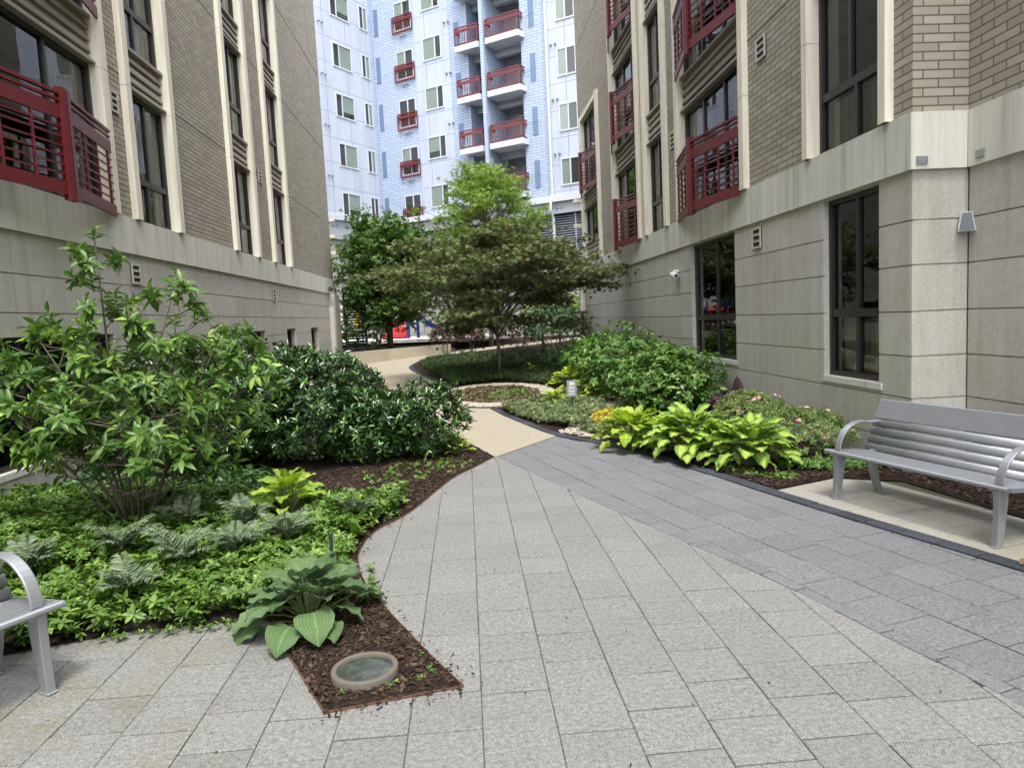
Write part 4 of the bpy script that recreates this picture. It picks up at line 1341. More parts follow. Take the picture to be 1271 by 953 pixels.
def hosta(loc, n, rad, h, bl, bw, mat, seed, label, group=None, name='hosta'):
    """arching leaf stalks from one crown, each with a broad veined blade"""
    g = np.random.default_rng(seed); root = empty(name, loc)
    V = []; Fc = []; UV = []; st = MB(); nu, nv = 5, 9
    for i in range(n):
        q = (i + .5) / n; az = i * 2.39996 + g.normal(0, .2)
        e0 = R(82 - 62 * q + g.normal(0, 6)); rr = rad * (.25 + .75 * q ** .7) * g.uniform(.85, 1.1)
        hh = h * (1.0 - .78 * q ** 1.3) * g.uniform(.85, 1.1)
        Lb = bl * g.uniform(.75, 1.12) * (.75 + .35 * math.sin(q * 3.0)); Wb = bw * Lb / bl * g.uniform(.9, 1.1)
        r_at = max(.02, rr - Lb * .62); base = np.array([math.cos(az) * .03, math.sin(az) * .03, 0])
        att = np.array([math.cos(az) * r_at, math.sin(az) * r_at, max(.05, hh * (.88 if q < .8 else .95))])
        mid = base * .5 + att * .5 + np.array([0, 0, .25 * att[2]])
        st.tube([base, (base + mid) / 2 * np.array([.8, .8, 1.05]), mid, att], [.007, .006, .005, .004], 5, cap=False)
        side = np.array([-math.sin(az), math.cos(az), 0]); outw = np.array([math.cos(az), math.sin(az), 0])
        ang = R(48 - 52 * q + g.normal(0, 8)); tot = R(36 + 26 * q + g.normal(0, 12)); p = att.copy(); roll = g.normal(0, .22)
        b = len(V); cup = g.uniform(.10, .24)
        for k in range(nv):
            t = k / (nv - 1); a = ang - tot * t
            d = outw * math.cos(a) + np.array([0, 0, 1]) * math.sin(a); nn = -outw * math.sin(a) + np.array([0, 0, 1]) * math.cos(a)
            s2 = side * math.cos(roll) + nn * math.sin(roll); n2 = nn * math.cos(roll) - side * math.sin(roll)
            w = Wb * .5 * (max(0, math.sin(math.pi * min(1, (t * .90 + .10)) ** .72)) ** .85) * (1 if t < .97 else .05)
            for j in range(nu):
                x = (j / (nu - 1) - .5) * 2
                wav = .011 * math.sin(t * 17 + i + (3 if x > 0 else 0)) * abs(x) ** 2 * Lb / .2
                V.append(p + s2 * (w * x) + n2 * (w * cup * x * x + wav) - d * (.10 * Lb * abs(x) * max(0, .22 - t) / .22)); UV.append((.5 + x * .5, t))
            p = p + d * Lb / (nv - 1)
        for k in range(nv - 1):
            for j in range(nu - 1):
                c = b + k * nu + j; Fc.append((c, c + 1, c + nu + 1, c + nu))
    me = bpy.data.meshes.new('leaves'); me.from_pydata([tuple(v) for v in V], [], Fc)
    uvl = me.uv_layers.new(name='UVMap'); uvl.data.foreach_set('uv', [x for f in Fc for i in f for x in UV[i]])
    me.polygons.foreach_set('use_smooth', [True] * len(Fc)); me.materials.append(MAT[mat]); me.update()
    o = bpy.data.objects.new('leaves', me); COL.objects.link(o); o.parent = root
    st.build('stalks', 'stem_green', root, True, local=True)
    tag(root, label, 'hosta', group); return root


hosta((-.98, 3.93, .01), 34, .42, .30, .21, .185, 'lf_hosta_green', 1, 'big blue-green hosta at the bed corner above the in-ground light')
hosta((-1.62, 6.05, .01), 32, .36, .44, .21, .12, 'lf_hosta_gold', 2, 'bright chartreuse hosta in the left bed below the laurel hedge')
hosta((-.20, 8.75, .01), 22, .24, .24, .13, .08, 'lf_hosta_gold', 3, 'small yellow-green hosta by the path at the foot of the laurel')
HG = 'lime hostas along the black edging'
hosta((2.02, 8.50, .01), 60, .54, .48, .23, .175, 'lf_hosta_gold', 4, 'yellow-green hosta at the far end of the row along the black edging', HG)
hosta((2.48, 7.72, .01), 66, .56, .54, .24, .185, 'lf_hosta_mix', 5, 'tallest lime hosta in the middle of the row along the black edging', HG)
hosta((2.92, 7.10, .01), 60, .52, .48, .23, .175, 'lf_hosta_mix', 6, 'lime hosta nearest the right bench in the row along the edging', HG)
hosta((2.30, 8.12, .01), 40, .42, .42, .22, .16, 'lf_hosta_gold', 11, 'shorter yellow-green hosta squeezed between the far and the tallest lime hosta', HG)
hosta((2.74, 7.42, .01), 40, .42, .44, .22, .16, 'lf_hosta_mix', 12, 'shorter lime hosta squeezed between the tallest and the nearest lime hosta', HG)
HY = 'small yellow hostas round the garden sign'
hosta((2.42, 13.0, .05), 30, .42, .40, .24, .12, 'lf_hosta_gold', 7, 'yellow hosta right behind the gray garden sign', HY)
hosta((1.55, 12.75, .03), 24, .34, .32, .2, .10, 'lf_hosta_gold', 8, 'yellow hosta left of the garden sign', HY)
hosta((2.2, 15.2, .1), 30, .55, .42, .26, .12, 'lf_hosta_gold', 9, 'pale yellow hosta furthest back behind the garden sign', HY)
hosta((1.62, 17.9, .18), 18, .3, .3, .17, .09, 'lf_hosta_gold', 10, 'tiny yellow hosta in the dark ground cover right of the maple trunk', HY)


def fern(loc, n, L, seed, label):
    g = np.random.default_rng(seed); root = empty('fern', loc); P = []; D = []; N = []; Ls = []; mb = MB()
    for i in range(n):
        az = i * 2.39996 + g.normal(0, .25); Lf = L * g.uniform(.75, 1.1); e = R(g.uniform(56, 80)); p = np.array([0, 0, .02]); pts = [p]; K = 17
        ow = np.array([math.cos(az), math.sin(az), 0]); sd = np.array([-math.sin(az), math.cos(az), 0])
        for k in range(K):
            t = k / K; a = e - R(68) * t ** 1.2; d = ow * math.cos(a) + np.array([0, 0, math.sin(a)]); nn = -ow * math.sin(a) + np.array([0, 0, math.cos(a)])
            p = p + d * Lf / K; pts.append(p)
            if k < 3: continue
            pl_ = Lf * .30 * math.sin(math.pi * (.14 + .86 * (1 - t)) * .62) * (1 if k < K - 1 else .6)
            for s_ in (-1, 1):
                pd = nz(sd * s_ + d * .55 - nn * .12)
                q = p + sd * s_ * .002
                P.append(q); D.append(pd + nn * g.normal(0, .10)); N.append(nn + g.normal(0, .15, 3)); Ls.append(pl_)
        mb.tube(pts[::3], [.003] * len(pts[::3]), 4, cap=False)
    off = np.array(loc); Ls = np.array(Ls)
    leaves('fronds', np.array(P) + off, np.array(D), np.array(N), Ls, Ls * .27, LF, 'lf_fern', root)
    mb.build('stalks', 'lf_heuchera', root, local=True); tag(root, label, 'fern', 'silvery painted ferns in the left bed'); return root


for i, (x, y, n, L, lab) in enumerate((
        (-2.12, 4.28, 11, .40, 'silvery fern hanging over the paving edge in front of the left bed'),
        (-2.02, 4.78, 13, .46, 'silver-gray fern just behind the frontmost fern of the left bed'),
        (-1.72, 4.98, 12, .42, 'pale fern up and left of the big green hosta'),
        (-1.42, 5.20, 12, .40, 'silver-gray fern between the two left bed hostas'),
        (-2.60, 5.15, 12, .44, 'silvery fern in front of the magnolia stems'),
        (-1.85, 5.62, 12, .42, 'silver-gray fern left of the chartreuse hosta'),
        (-2.35, 5.75, 11, .42, 'dusky fern tucked under the right side of the magnolia'),
        (-.98, 5.72, 10, .36, 'small pale fern nearest the curved paving edge'),
        (-3.05, 4.85, 11, .40, 'dusky fern at the left above the cut-off bench'))):
    fern((x, y, .10), n - 3, L * .76, 20 + i, lab)


# ground covers nobody could count
def scatter(poly, n, seed, clear=()):
    gg = np.random.default_rng(seed); P = in_poly(poly)(gg, n)
    if clear:
        k = np.ones(len(P), bool)
        for cx, cy, r in clear: k &= (P[:, 0] - cx) ** 2 + (P[:, 1] - cy) ** 2 > r * r
        P = P[k]
    return P, gg


def cover(name, poly, n, h, nl, L, W, elev, mat, seed, tm=LF, clear=(), cat=None, layers=1, tilt=.35, vary=.5):
    P, gg = scatter(poly, n, seed, clear); m = len(P)
    hh = h * (1 - vary + vary * (np.sin(P[:, 0] * 5.1 + 1) * np.cos(P[:, 1] * 4.3) * .5 + .5)) * gg.uniform(.55, 1.1, m)
    Z = np.array([T(y) for y in P[:, 1]]); A = nz(np.c_[gg.normal(0, tilt, (m, 2)), np.ones(m)])
    Q = np.c_[P, Z + hh]; pp, dd, nn = whorls(Q, A, nl, elev, .28, .02)
    k = len(pp); ll = gg.uniform(.7, 1.15, k) * L
    o = leaves(name, pp, dd, nn, ll, ll * W, tm, mat); tag(o, kind='stuff'); return o


pach = [(-4.75, 3.45), (-2.7, 3.74), (-2.0, 3.95), (-1.35, 4.02), (-1.1, 4.35), (-.86, 4.55), (-.92, 5.1), (-.88, 5.6), (-.66, 6.15), (-.62, 6.6), (-1.1, 6.75), (-1.75, 6.6), (-2.2, 6.9), (-3.0, 7.4), (-4.75, 7.7)]
HC_ = [(-.98, 3.93, .22), (-1.62, 6.05, .2)]
cover('pachysandra', pach, 4600, .20, 9, .060, .46, .18, 'lf_pachy', 31, clear=HC_)
cover('pachysandra', pach, 1900, .10, 8, .055, .46, .10, 'lf_pachy', 32, clear=HC_)
edge_p = [(-1.0, 4.2), (-.72, 4.5), (-.8, 5.0), (-.6, 4.2), (-.95, 3.9)]
cover('creeping_weeds', edge_p, 60, .05, 6, .035, .6, .2, 'lf_pachy', 33)
cover('creeping_weeds', [(-1.1, 7.2), (-.3, 7.5), (.1, 8.3), (-.4, 8.6), (-1.3, 7.8)], 110, .05, 6, .035, .6, .2, 'lf_pachy', 34)
under = [(-4.7, 7.5), (-3, 7.2), (-2.1, 6.8), (-1.6, 7.2), (-2.5, 8.4), (-4.7, 8.8)]
cover('low_ivy', under, 700, .10, 7, .07, .6, .15, 'lf_holly', 35)
mondo = [(-.35, 16.6), (.9, 16.9), (1.9, 15.6), (3.3, 15.8), (3.4, 20), (2.4, 23.4), (0, 25.4), (-1.3, 24.2), (-1.5, 22.6), (-1.3, 20.9), (-.9, 19.2)]
cover('mondo_grass', mondo, 3900, .10, 9, .15, .09, .75, 'lf_mondo', 36, tm=SM, clear=[(2.2, 15.2, .3), (1.62, 17.9, .2)])
blue = [(.55, 12.6), (1.5, 13.3), (1.9, 14.2), (2.6, 13.6), (2.4, 12.4), (2.2, 11.2), (1.9, 10.4), (1.45, 10.1), (1.0, 11.0)]
cover('creeping_juniper', blue, 2300, .15, 11, .075, .22, .35, 'lf_blue', 37, tm=SM)
cover('creeping_juniper', [(1.75, 9.2), (2.1, 8.9), (2.3, 9.5), (2.15, 9.75), (1.55, 9.95)], 420, .10, 11, .06, .22, .35, 'lf_blue', 38, tm=SM)
cover('sedge_tuft_cover', [(2.1, 10.2), (2.5, 9.8), (2.9, 11.2), (2.7, 12.2), (2.3, 11.4)], 600, .10, 9, .10, .12, .6, 'lf_blue', 39, tm=SM)
cirp = [(.55 + math.cos(k / 20 * 6.283) * .95, 14.75 + math.sin(k / 20 * 6.283) * 1.32) for k in range(20)]
cover('leaf_litter_cover', cirp, 900, .05, 6, .06, .5, .2, 'lf_litter', 40)
cover('creeping_weeds', [(.3, 13.9), (1.2, 14.0), (1.3, 15), (.6, 15.1)], 240, .07, 6, .05, .5, .3, 'lf_pachy', 41)
front = [(3.1, 6.75), (3.6, 6.62), (4.15, 6.6), (4.2, 7.0), (3.6, 7.0), (3.2, 7.1)]
cover('vinca_cover', front, 420, .08, 7, .045, .5, .25, 'lf_hydrangea', 42)
cover('creeping_weeds', [(2.55, 6.9), (2.95, 6.35), (3.2, 6.5), (2.9, 6.75), (2.62, 7.3)], 110, .04, 6, .03, .6, .25, 'lf_pachy', 43)
cover('vinca_cover', [(2.6, 9.2), (3.4, 8.9), (3.6, 10.6), (3.1, 10.9)], 380, .10, 7, .05, .5, .25, 'lf_hydrangea', 44)


def shrub(name, loc, rx, ry, h, nsh, nl, L, W, elev, mat, seed, label, cat='shrub', group=None, upr=.5, inner=.5, tm=LF, low=.35, amp=.25, ns=14, bark='bark', jit=.3, spread=.06, bend=.08):
    root = empty(name, loc); P, d = lumpy_dome(nsh, loc, rx, ry, h, seed=seed, amp=amp, low=low, inner=inner)
    gg = np.random.default_rng(seed + 500); A = nz(d * (1 - upr) + np.array([0, 0, 1]) * upr + gg.normal(0, .22, d.shape))
    pp, dd, nn = whorls(P, A, nl, elev, jit, spread); ll = gg.uniform(.65, 1.15, len(pp)) * L
    leaves('foliage', pp, dd, nn, ll, ll * W, tm, mat, root)
    mb = MB(); k = gg.choice(len(P), ns, replace=False); loc_ = np.array(loc)
    stems(mb, (0, 0, -.03), [P[i] - loc_ - d[i] * .02 for i in k], .012 * max(1, h), seed, bend); mb.build('stems', bark, root, local=True)
    tag(root, label, cat, group); return root


LG = 'dark glossy laurel shrubs'
for x, y, rx, ry, h, n, sd_, lab in (
        (-2.95, 9.2, .98, .95, 1.52, 950, 51, 'tallest dark glossy laurel shrub, right behind the magnolia'),
        (-2.0, 9.0, .84, .9, 1.40, 860, 52, 'dark glossy laurel shrub in the middle of the hedge'),
        (-.62, 8.85, .52, .6, .90, 420, 53, 'low laurel shrub with open twigs leaning out over the tan path'),
        (-1.28, 8.75, .52, .6, .84, 460, 56, 'low laurel shrub filling the gap between the hedge and its end by the path'),
        (-3.85, 9.3, .85, .85, 1.35, 480, 54, 'dark laurel shrub mostly hidden behind the magnolia near the left wall'),
        (-3.0, 11.0, .8, .8, 1.15, 380, 55, 'laurel shrub at the back of the hedge below the small wall openings')):
    shrub('cherry_laurel', (x, y, 0), rx, ry, h, n, 9, .105, .33, .62, 'lf_laurel', sd_, lab, group=LG, upr=.62, spread=.08, low=.9, inner=.45)
YG = 'leafy green shrubs along the right wall'
shrub('hydrangea', (3.32, 11.35, 0), .82, .85, 1.08, 620, 7, .105, .55, .18, 'lf_hydrangea', 61, 'leafy green shrub below the tall ground floor window, nearest of the group', group=YG, upr=.6, low=.85)
shrub('hydrangea', (3.05, 13.3, .03), 1.0, 1.2, 1.36, 700, 7, .105, .55, .18, 'lf_hydrangea', 62, 'tallest leafy green shrub of the group along the right wall', group=YG, upr=.6, low=.85)
shrub('hydrangea', (3.0, 15.9, .1), .9, 1.1, 1.1, 420, 7, .10, .55, .18, 'lf_hydrangea', 63, 'leafy green shrub furthest back in the group along the right wall', group=YG, upr=.6, low=.85)
AG = 'azaleas with pink flowers'
for i, (x, y, rx, ry, h, lab) in enumerate(((3.72, 7.55, .52, .62, .50, 'low azalea with salmon flowers behind the right bench end'), (3.62, 8.75, .46, .55, .58, 'azalea with pink flowers against the wall behind the hostas'))):
    a_ = shrub('azalea', (x, y, 0), rx, ry, h, 520, 9, .042, .38, .35, 'lf_azalea', 70 + i, lab, group=AG, upr=.5, inner=.6)
    P, d = lumpy_dome(13, (x, y, .02), rx, ry, h * 1.03, seed=170 + i, inner=.97, low=.2); P[:, 2] += .01
    k = P[:, 2] > h * .55; P, d = P[k], d[k]
    pp, dd, nn = whorls(P, nz(d + np.array([0, -.3, .6])), 5, .45, .15)
    leaves('flowers', pp, dd, nn, .034, .030, SM, 'flower_pink', a_)
shrub('spirea', (2.02, 10.05, 0), .24, .24, .26, 110, 8, .05, .45, .5, 'lf_yellow', 80, 'small golden yellow plant among stones by the black edging', 'plant', upr=.5)
shrub('heuchera', (3.92, 10.35, 0), .26, .30, .34, 60, 6, .12, .75, .2, 'lf_heuchera', 81, 'dark purple leaved plant at the foot of the right wall', 'plant', upr=.5)
ce = empty('canna', (3.95, 10.1, 0)); tag(ce, 'single tall dusky leaf standing by the wall beside the purple plant', 'plant')
mb = MB(); mb.tube([(0, 0, 0), (0, 0, .3), (.01, 0, .5)], .012, 6); mb.build('stem', 'lf_heuchera', ce, local=True)
pp = np.array([(3.95, 10.1, .32), (3.95, 10.1, .2), (3.95, 10.1, .15)]); leaves('leaves', pp, np.array([(.1, 0, 1.), (.9, -.2, .5), (-.6, -.3, .6)]), np.array([(0, -1, .1), (0, -.7, .6), (0, -.8, .5)]), np.array([.36, .3, .26]), np.array([.19, .14, .12]), LF, 'lf_heuchera', ce)
PG = 'reddish shrubs before the far path'
shrub('loropetalum', (-.78, 25.9, .42), .62, .6, 1.22, 330, 7, .085, .5, .3, 'lf_purple', 82, 'reddish brown shrub at the far bend, left of the maple trunk', group=PG, low=.1, inner=.6, ns=9)
shrub('loropetalum', (.18, 26.2, .42), .55, .6, 1.12, 300, 7, .085, .5, .3, 'lf_purple', 83, 'reddish brown shrub just left of the slim maple trunk', group=PG, low=.1, inner=.6, ns=9)
shrub('loropetalum', (2.0, 26.6, .42), .8, .6, 1.25, 330, 7, .085, .5, .3, 'lf_purple', 84, 'reddish brown shrub behind the maple, right of its trunk', group=PG, low=.1, inner=.6, ns=9)
shrub('holly', (3.05, 23.6, .34), 1.15, 1.1, 1.75, 620, 8, .10, .45, .35, 'lf_holly', 85, 'rounded dark green shrub at the far end of the right wall', amp=.2)
shrub('boxwood', (1.35, 19.2, .2), .75, .7, .62, 330, 8, .06, .5, .35, 'lf_holly', 86, 'low dark mound in the ground cover right of the maple trunk')
shrub('boxwood', (2.6, 19.3, .2), .7, .8, .55, 300, 8, .06, .5, .35, 'lf_hydrangea', 87, 'low green mound between the maple and the leafy wall shrubs')
shrub('holly', (-3.35, 26.6, .8), .55, .5, 1.5, 300, 8, .10, .45, .35, 'lf_holly', 88, 'dark shrub on the raised bed left of the play tunnel')
shrub('forsythia', (4.4, 34.5, .9), 1.6, .8, 2.1, 420, 8, .14, .4, .4, 'lf_locust', 89, 'bright yellow-green shrub before the gray block wall at right')
shrub('holly', (.2, 35.5, .9), 2.2, .7, 1.3, 380, 8, .14, .45, .35, 'lf_tree', 90, 'green shrub under the trees behind the play yard')


# trees --------------------------------------------------------------------------------
def grow(root, limbs, r0, mb, g, sub=3, bias=(0, 0, 0)):
    """trunk (list of points) then limbs reaching the given tips; returns twig ends"""
    ends = []
    for (a, tip, r) in limbs:
        a, tip = Vector(a), Vector(tip); L = (tip - a).length
        m = a.lerp(tip, .5) + Vector((g.gauss(0, .07), g.gauss(0, .07), .10)) * L
        pts = [a, a.lerp(m, .5) + Vector((0, 0, .02 * L)), m, m.lerp(tip, .55), tip]
        mb.tube(pts, [r, r * .8, r * .6, r * .4, r * .18], 6, cap=False); ends.append(tip)
        for k in range(sub):
            t = .35 + .6 * k / max(1, sub - 1) if sub > 1 else .6
            b = (m.lerp(tip, (t - .5) * 2) if t > .5 else a.lerp(m, t * 2)); dv = (tip - a).normalized()
            q = b + (Vector((g.gauss(0, 1), g.gauss(0, 1), g.gauss(.25, .5))).normalized() * .6 + dv * .5) * L * g.uniform(.28, .5)
            mb.tube([b, b.lerp(q, .5) + Vector((0, 0, .03 * L)), q], [r * .4, r * .28, r * .1], 5, cap=False); ends.append(q)
    return ends


def tree(name, loc, trunk, limbs, clumps, nl, L, W, mat, seed, label, tm=SM, bark='bark', elev=.1, flat=(1, 1, .5), cl_n=26, up=.55, r0=.06, sub=3, group=None):
    g = random.Random(seed); gg = np.random.default_rng(seed); root = empty(name, loc)
    mb = MB(); mb.tube(trunk, [r0 * (1 - .45 * i / (len(trunk) - 1)) for i in range(len(trunk))], 9); mb.build('trunk', bark, root, True, local=True)
    mb = MB(); ends = grow(root, limbs, r0, mb, g, sub); mb.build('branches', bark, root, True, local=True)
    P = []; o = np.array(loc)
    for c, s_, n in clumps: P.append(np.array(c) + gg.normal(0, 1, (n, 3)) * .45 * np.array(s_))
    for e in ends: P.append(np.array(e) + gg.normal(0, 1, (cl_n, 3)) * np.array(flat) * .16)
    P = np.concatenate(P); A = nz(np.c_[gg.normal(0, .4, (len(P), 2)), np.full(len(P), up)])
    pp, dd, nn = whorls(P, A, nl, elev, .3, .04); ll = gg.uniform(.6, 1.2, len(pp)) * L
    leaves('crown', pp + o, dd, nn, ll, ll * W, tm, mat, root); tag(root, label, 'tree', group); return root


# low spreading maple in the centre: flat tiers of small leaves
g = random.Random(21); limbs = []; cl = []
for k in range(22):
    az = k * 2.39996; r = 2.65 * ((k + 2) / 23) ** .6 * g.uniform(.8, 1.05); x, y = math.cos(az) * r * 1.02, math.sin(az) * r * .85
    z = 3.32 - .135 * r * r + g.gauss(0, .16); limbs.append(((0, 0, 1.05 + .5 * g.random()), (x, y, z - .12), .03))
    for j in range(4): cl.append(((x + g.gauss(0, .42), y + g.gauss(0, .38), z + .04 + g.gauss(0, .11) - .03 * j), (.62, .55, .12), 62))
for k in range(26):
    az = k * 2.1; r = g.uniform(.3, 2.0); cl.append(((math.cos(az) * r, math.sin(az) * r, 2.0 + g.uniform(-.55, .6) - .12 * r), (.62, .58, .15), 105))
for x, z in ((2.35, 2.35), (2.75, 2.25), (-2.3, 2.55), (-1.9, 2.0), (2.0, 2.75)): cl.append(((x, -.1, z), (.55, .4, .11), 46)); limbs.append(((0, 0, 1.4), (x, -.1, z - .05), .02))
tree('japanese_maple', (.80, 17.8, .17), [(0, 0, -.1), (.01, 0, .6), (-.02, .02, 1.3), (.03, 0, 2.0)], limbs, cl, 5, .092, .95, 'lf_maple', 22,
     'low umbrella shaped maple with bronze green leaves in the middle of the court', tm=PALM, elev=-.15, flat=(1.6, 1.4, .35), cl_n=22, up=.9, r0=.055, sub=3)
# dense green tree on the raised bed at left
g = random.Random(31); limbs = []; cl = []
for k in range(26):
    az = k * 2.39996; z = .9 + 3.7 * k / 26; r = 1.75 * math.sin(math.pi * min(1, (k + 5) / 33)) ** .7 * g.uniform(.75, 1.05)
    tip_ = (math.cos(az) * r, math.sin(az) * r * .9, z + .25); limbs.append(((0, 0, max(.7, z - .5)), tip_, .035))
    for j in range(3): cl.append(((tip_[0] * g.uniform(.55, 1.), tip_[1] * g.uniform(.55, 1.), tip_[2] + g.gauss(0, .2)), (.75, .75, .5), 42))
for x, z in ((-1.45, 2.6), (-1.5, 1.4), (-.9, 3.6), (1.6, 2.9), (1.2, 1.8), (1.9, 2.3), (1.5, 3.5), (-1.2, .8), (-1.6, .5), (.6, 4.2)): cl.append(((x, -.3, z), (.85, .7, .6), 75))
tree('green_tree', (-2.95, 27.3, .78), [(0, 0, -.1), (.03, 0, 1.2), (-.03, .03, 2.6), (0, 0, 4.4)], limbs, cl, 6, .15, .42, 'lf_tree', 32,
     'dense dark green tree on the raised bed in front of the play set', bark='bark_brown', elev=.2, r0=.13, tm=LF, cl_n=14)
# bright feathery tree behind the maple
g = random.Random(41); limbs = []; cl = []
for k in range(28):
    az = k * 2.39996; z = 3.4 + 3.6 * (k / 28); r = 2.05 * math.sin(math.pi * min(1, (k + 8) / 38)) ** .8 * g.uniform(.75, 1.1)
    tip_ = (math.cos(az) * r, math.sin(az) * r, z + .3); limbs.append(((0, 0, max(2.2, z - 1.1)), tip_, .035))
    for j in range(3): cl.append(((tip_[0] * g.uniform(.5, 1.02), tip_[1] * g.uniform(.5, 1.), tip_[2] + g.gauss(0, .22)), (.72, .72, .35), 40))
tree('locust_tree', (1.05, 30.0, .58), [(0, 0, -.1), (.05, 0, 1.6), (0, .04, 3.2), (.03, 0, 6.0)], limbs, cl, 8, .125, .30, 'lf_locust', 42,
     'bright yellow-green feathery tree rising behind the maple', elev=.05, r0=.11, tm=SM, cl_n=14)
# slim young trees further right and left
g = random.Random(51); limbs = []; cl = []
for k in range(13):
    az = k * 2.39996; z = 1.6 + 1.6 * k / 13; r = 1.2 * g.uniform(.6, 1.1); limbs.append(((0, 0, z - .4), (math.cos(az) * r, math.sin(az) * r, z + .25), .02))
    cl.append(((math.cos(az) * r * .8, math.sin(az) * r * .8, z + .2), (.7, .6, .25), 36))
tree('young_maple', (2.75, 25.4, .4), [(0, 0, -.1), (.03, 0, 1.0), (0, 0, 2.0), (.05, 0, 3.0)], limbs, cl, 6, .11, .8, 'lf_maple', 52,
     'slim dark tree between the central maple and the right building', tm=PALM, elev=0., r0=.05, up=.8)
g = random.Random(61); limbs = []; cl = []
for k in range(12):
    az = k * 2.39996; z = 2.0 + 1.9 * k / 12; r = 1.45 * g.uniform(.6, 1.1); limbs.append(((0, 0, z - .4), (math.cos(az) * r, math.sin(az) * r, z + .25), .02))
    cl.append(((math.cos(az) * r * .8, math.sin(az) * r * .8, z + .2), (.8, .8, .45), 85))
tree('young_tree', (-.75, 31.8, .7), [(0, 0, -.1), (.04, 0, 1.2), (-.03, 0, 2.4), (0, 0, 3.8)], limbs, cl, 6, .14, .45, 'lf_tree', 62,
     'green tree with a thin twin trunk right of the blue slide', elev=.2, r0=.07)

# open big-leaved magnolia at the left
g = random.Random(71); gg = np.random.default_rng(71)
mroot = empty('magnolia', (-2.95, 6.15, 0)); mb = MB()
leaders = [((-.1, .02, 0), (-1.25, -.1, 1.6), .012), ((.1, .0, 0), (1.25, -.25, 1.45), .012), ((.05, .1, 0), (.75, .3, 1.75), .012), ((-.06, .1, 0), (-.75, .4, 1.9), .012), ((.0, 0, 0), (.02, -.25, 2.52), .017), ((.05, .02, 0), (.62, -.2, 2.15), .015), ((-.05, 0, 0), (-.55, -.2, 1.75), .014),
           ((.08, -.03, 0), (.95, -.35, 1.62), .012), ((-.08, .05, 0), (-.95, .1, 1.5), .012), ((.03, .06, 0), (.35, .35, 1.8), .012), ((0, -.08, 0), (-.1, -.65, 1.35), .011), ((.06, -.06, 0), (.55, -.6, 1.2), .010)]
tips = []; ax = []
for a, b, r in leaders:
    a, b = Vector(a), Vector(b); m = a.lerp(b, .5) + Vector((g.gauss(0, .06), g.gauss(0, .06), .05)); pts = [a, a.lerp(m, .5), m, m.lerp(b, .5), b]
    mb.tube(pts, [r, r * .85, r * .7, r * .5, r * .28], 6); tips.append(b); ax.append((b - m).normalized())
    n = int(11 + 5 * (b.z - 1))
    for k in range(n):
        t = .22 + .74 * (k + g.random() * .6) / n
        p = (m.lerp(b, (t - .5) * 2) if t > .5 else a.lerp(m, t * 2)); az = k * 2.4 + g.random()
        Ls = (.62 if b.z < 2 else .55) * (1.12 - .85 * t * (b.z / 2.4)) * g.uniform(.75, 1.15)
        d = Vector((math.cos(az), math.sin(az) * .85, g.uniform(.15, .6))).normalized(); q = p + d * Ls
        mb.tube([p, p.lerp(q, .5) - Vector((0, 0, .02)), q], [.006, .005, .003], 5)
        tips.append(q); ax.append((d + Vector((0, 0, .55))).normalized())
        for s_ in range(2):
            pp_ = p.lerp(q, .45 + .3 * s_); d2 = (d + Vector((g.gauss(0, .6), g.gauss(0, .6), .25))).normalized(); q2 = pp_ + d2 * Ls * .42
            mb.tube([pp_, q2], [.004, .0025], 4); tips.append(q2); ax.append((d2 + Vector((0, 0, .5))).normalized())
mb.build('stems', 'bark', mroot, True, local=True)
P = np.array([tuple(t) for t in tips]) + np.array([-2.95, 6.15, 0]); A = np.array([tuple(a) for a in ax])
pp, dd, nn = whorls(P - A * .06, A, 10, .30, .40, .10); ll = gg.uniform(.6, 1.15, len(pp)) * .125
dd[:, 2] -= gg.uniform(0, .35, len(dd)); nn = nz(nn + np.array([0, 0, .25]))
leaves('foliage', pp, dd, nn, ll, ll * .37, LF, 'lf_magnolia', mroot)
tag(mroot, 'open big-leaved magnolia with several thin stems at the left', 'tree')

# small weeds in the joints
cover('joint_weeds', [(-.75, 3.0), (-.35, 3.6), (-.2, 3.2)], 14, .02, 5, .025, .5, .4, 'lf_pachy', 91)
cover('joint_weeds', [(-2.1, 3.98), (-1.4, 4.02), (-1.4, 3.92), (-2.1, 3.86)], 40, .03, 5, .03, .5, .4, 'lf_pachy', 92)
dl = leaves('fallen_leaf', np.array([(3.33, 3.99, .02)]), np.array([(1., .2, .25)]), np.array([(0, -.3, 1.)]), .09, .06, LF, 'lf_litter')
tag(dl, 'curled brown leaf lying by the near leg of the right bench', 'leaf')

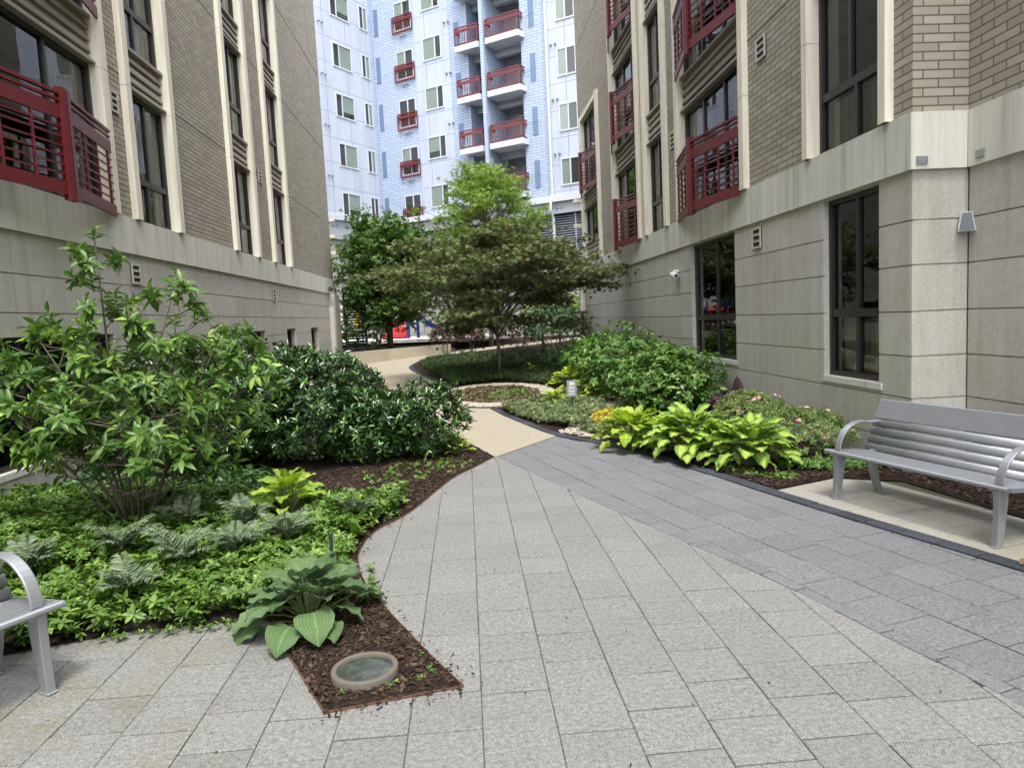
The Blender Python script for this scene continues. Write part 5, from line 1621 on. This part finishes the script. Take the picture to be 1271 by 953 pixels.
# ---------------------------------------------------------------- camera, sky, sun
f_px, yaw, pitch, roll = 868.607, 0.0616842, 0.0929397, 0.0488075
fw = Vector((math.sin(yaw) * math.cos(pitch), math.cos(yaw) * math.cos(pitch), -math.sin(pitch)))
r0_ = Vector((math.cos(yaw), -math.sin(yaw), 0)); d0_ = fw.cross(r0_)
c_, s_ = math.cos(roll), math.sin(roll); rt = r0_ * c_ + d0_ * s_; dn = -r0_ * s_ + d0_ * c_
cd = bpy.data.cameras.new('camera'); cam = bpy.data.objects.new('camera', cd); COL.objects.link(cam)
Mx = Matrix((( rt.x, -dn.x, -fw.x, 0), (rt.y, -dn.y, -fw.y, 0), (rt.z, -dn.z, -fw.z, HC), (0, 0, 0, 1)))
cam.matrix_world = Mx; cd.sensor_fit = 'HORIZONTAL'; cd.sensor_width = 36; cd.lens = f_px / 1271 * 36; cd.clip_end = 2000; cd.clip_start = .05
SC.camera = cam

SUN_EL, SUN_AZ = R(66), R(174)               # azimuth clockwise from +Y: behind the viewer
w = bpy.data.worlds.new('World'); SC.world = w; w.use_nodes = True; nt = w.node_tree; nt.nodes.clear()
sky = nt.nodes.new('ShaderNodeTexSky'); sky.sky_type = 'NISHITA'; sky.sun_disc = False; sky.sun_elevation = SUN_EL; sky.sun_rotation = SUN_AZ
sky.air_density = 1.; sky.dust_density = 2.5; sky.ozone_density = 1.
hs = nt.nodes.new('ShaderNodeHueSaturation'); hs.inputs['Saturation'].default_value = .30
bg = nt.nodes.new('ShaderNodeBackground'); bg.inputs[1].default_value = .15; ou = nt.nodes.new('ShaderNodeOutputWorld')
nt.links.new(sky.outputs[0], hs.inputs['Color']); nt.links.new(hs.outputs[0], bg.inputs[0]); nt.links.new(bg.outputs[0], ou.inputs[0])
ld = bpy.data.lights.new('sun', 'SUN'); ld.energy = .9; ld.angle = R(12); ld.color = (1., .955, .88)
lo = bpy.data.objects.new('sun', ld); COL.objects.link(lo)
sd = Vector((math.sin(SUN_AZ) * math.cos(SUN_EL), math.cos(SUN_AZ) * math.cos(SUN_EL), math.sin(SUN_EL)))
lo.rotation_euler = sd.to_track_quat('Z', 'Y').to_euler(); lo.location = (0, 0, 30)
SC.view_settings.view_transform = 'Standard'; SC.view_settings.look = 'None'; SC.view_settings.exposure = 2.15; SC.view_settings.gamma = 1.; SC.view_settings.use_curve_mapping = False
SC.render.engine = 'CYCLES'; SC.cycles.max_bounces = 7; SC.cycles.transparent_max_bounces = 12; SC.cycles.use_denoising = True
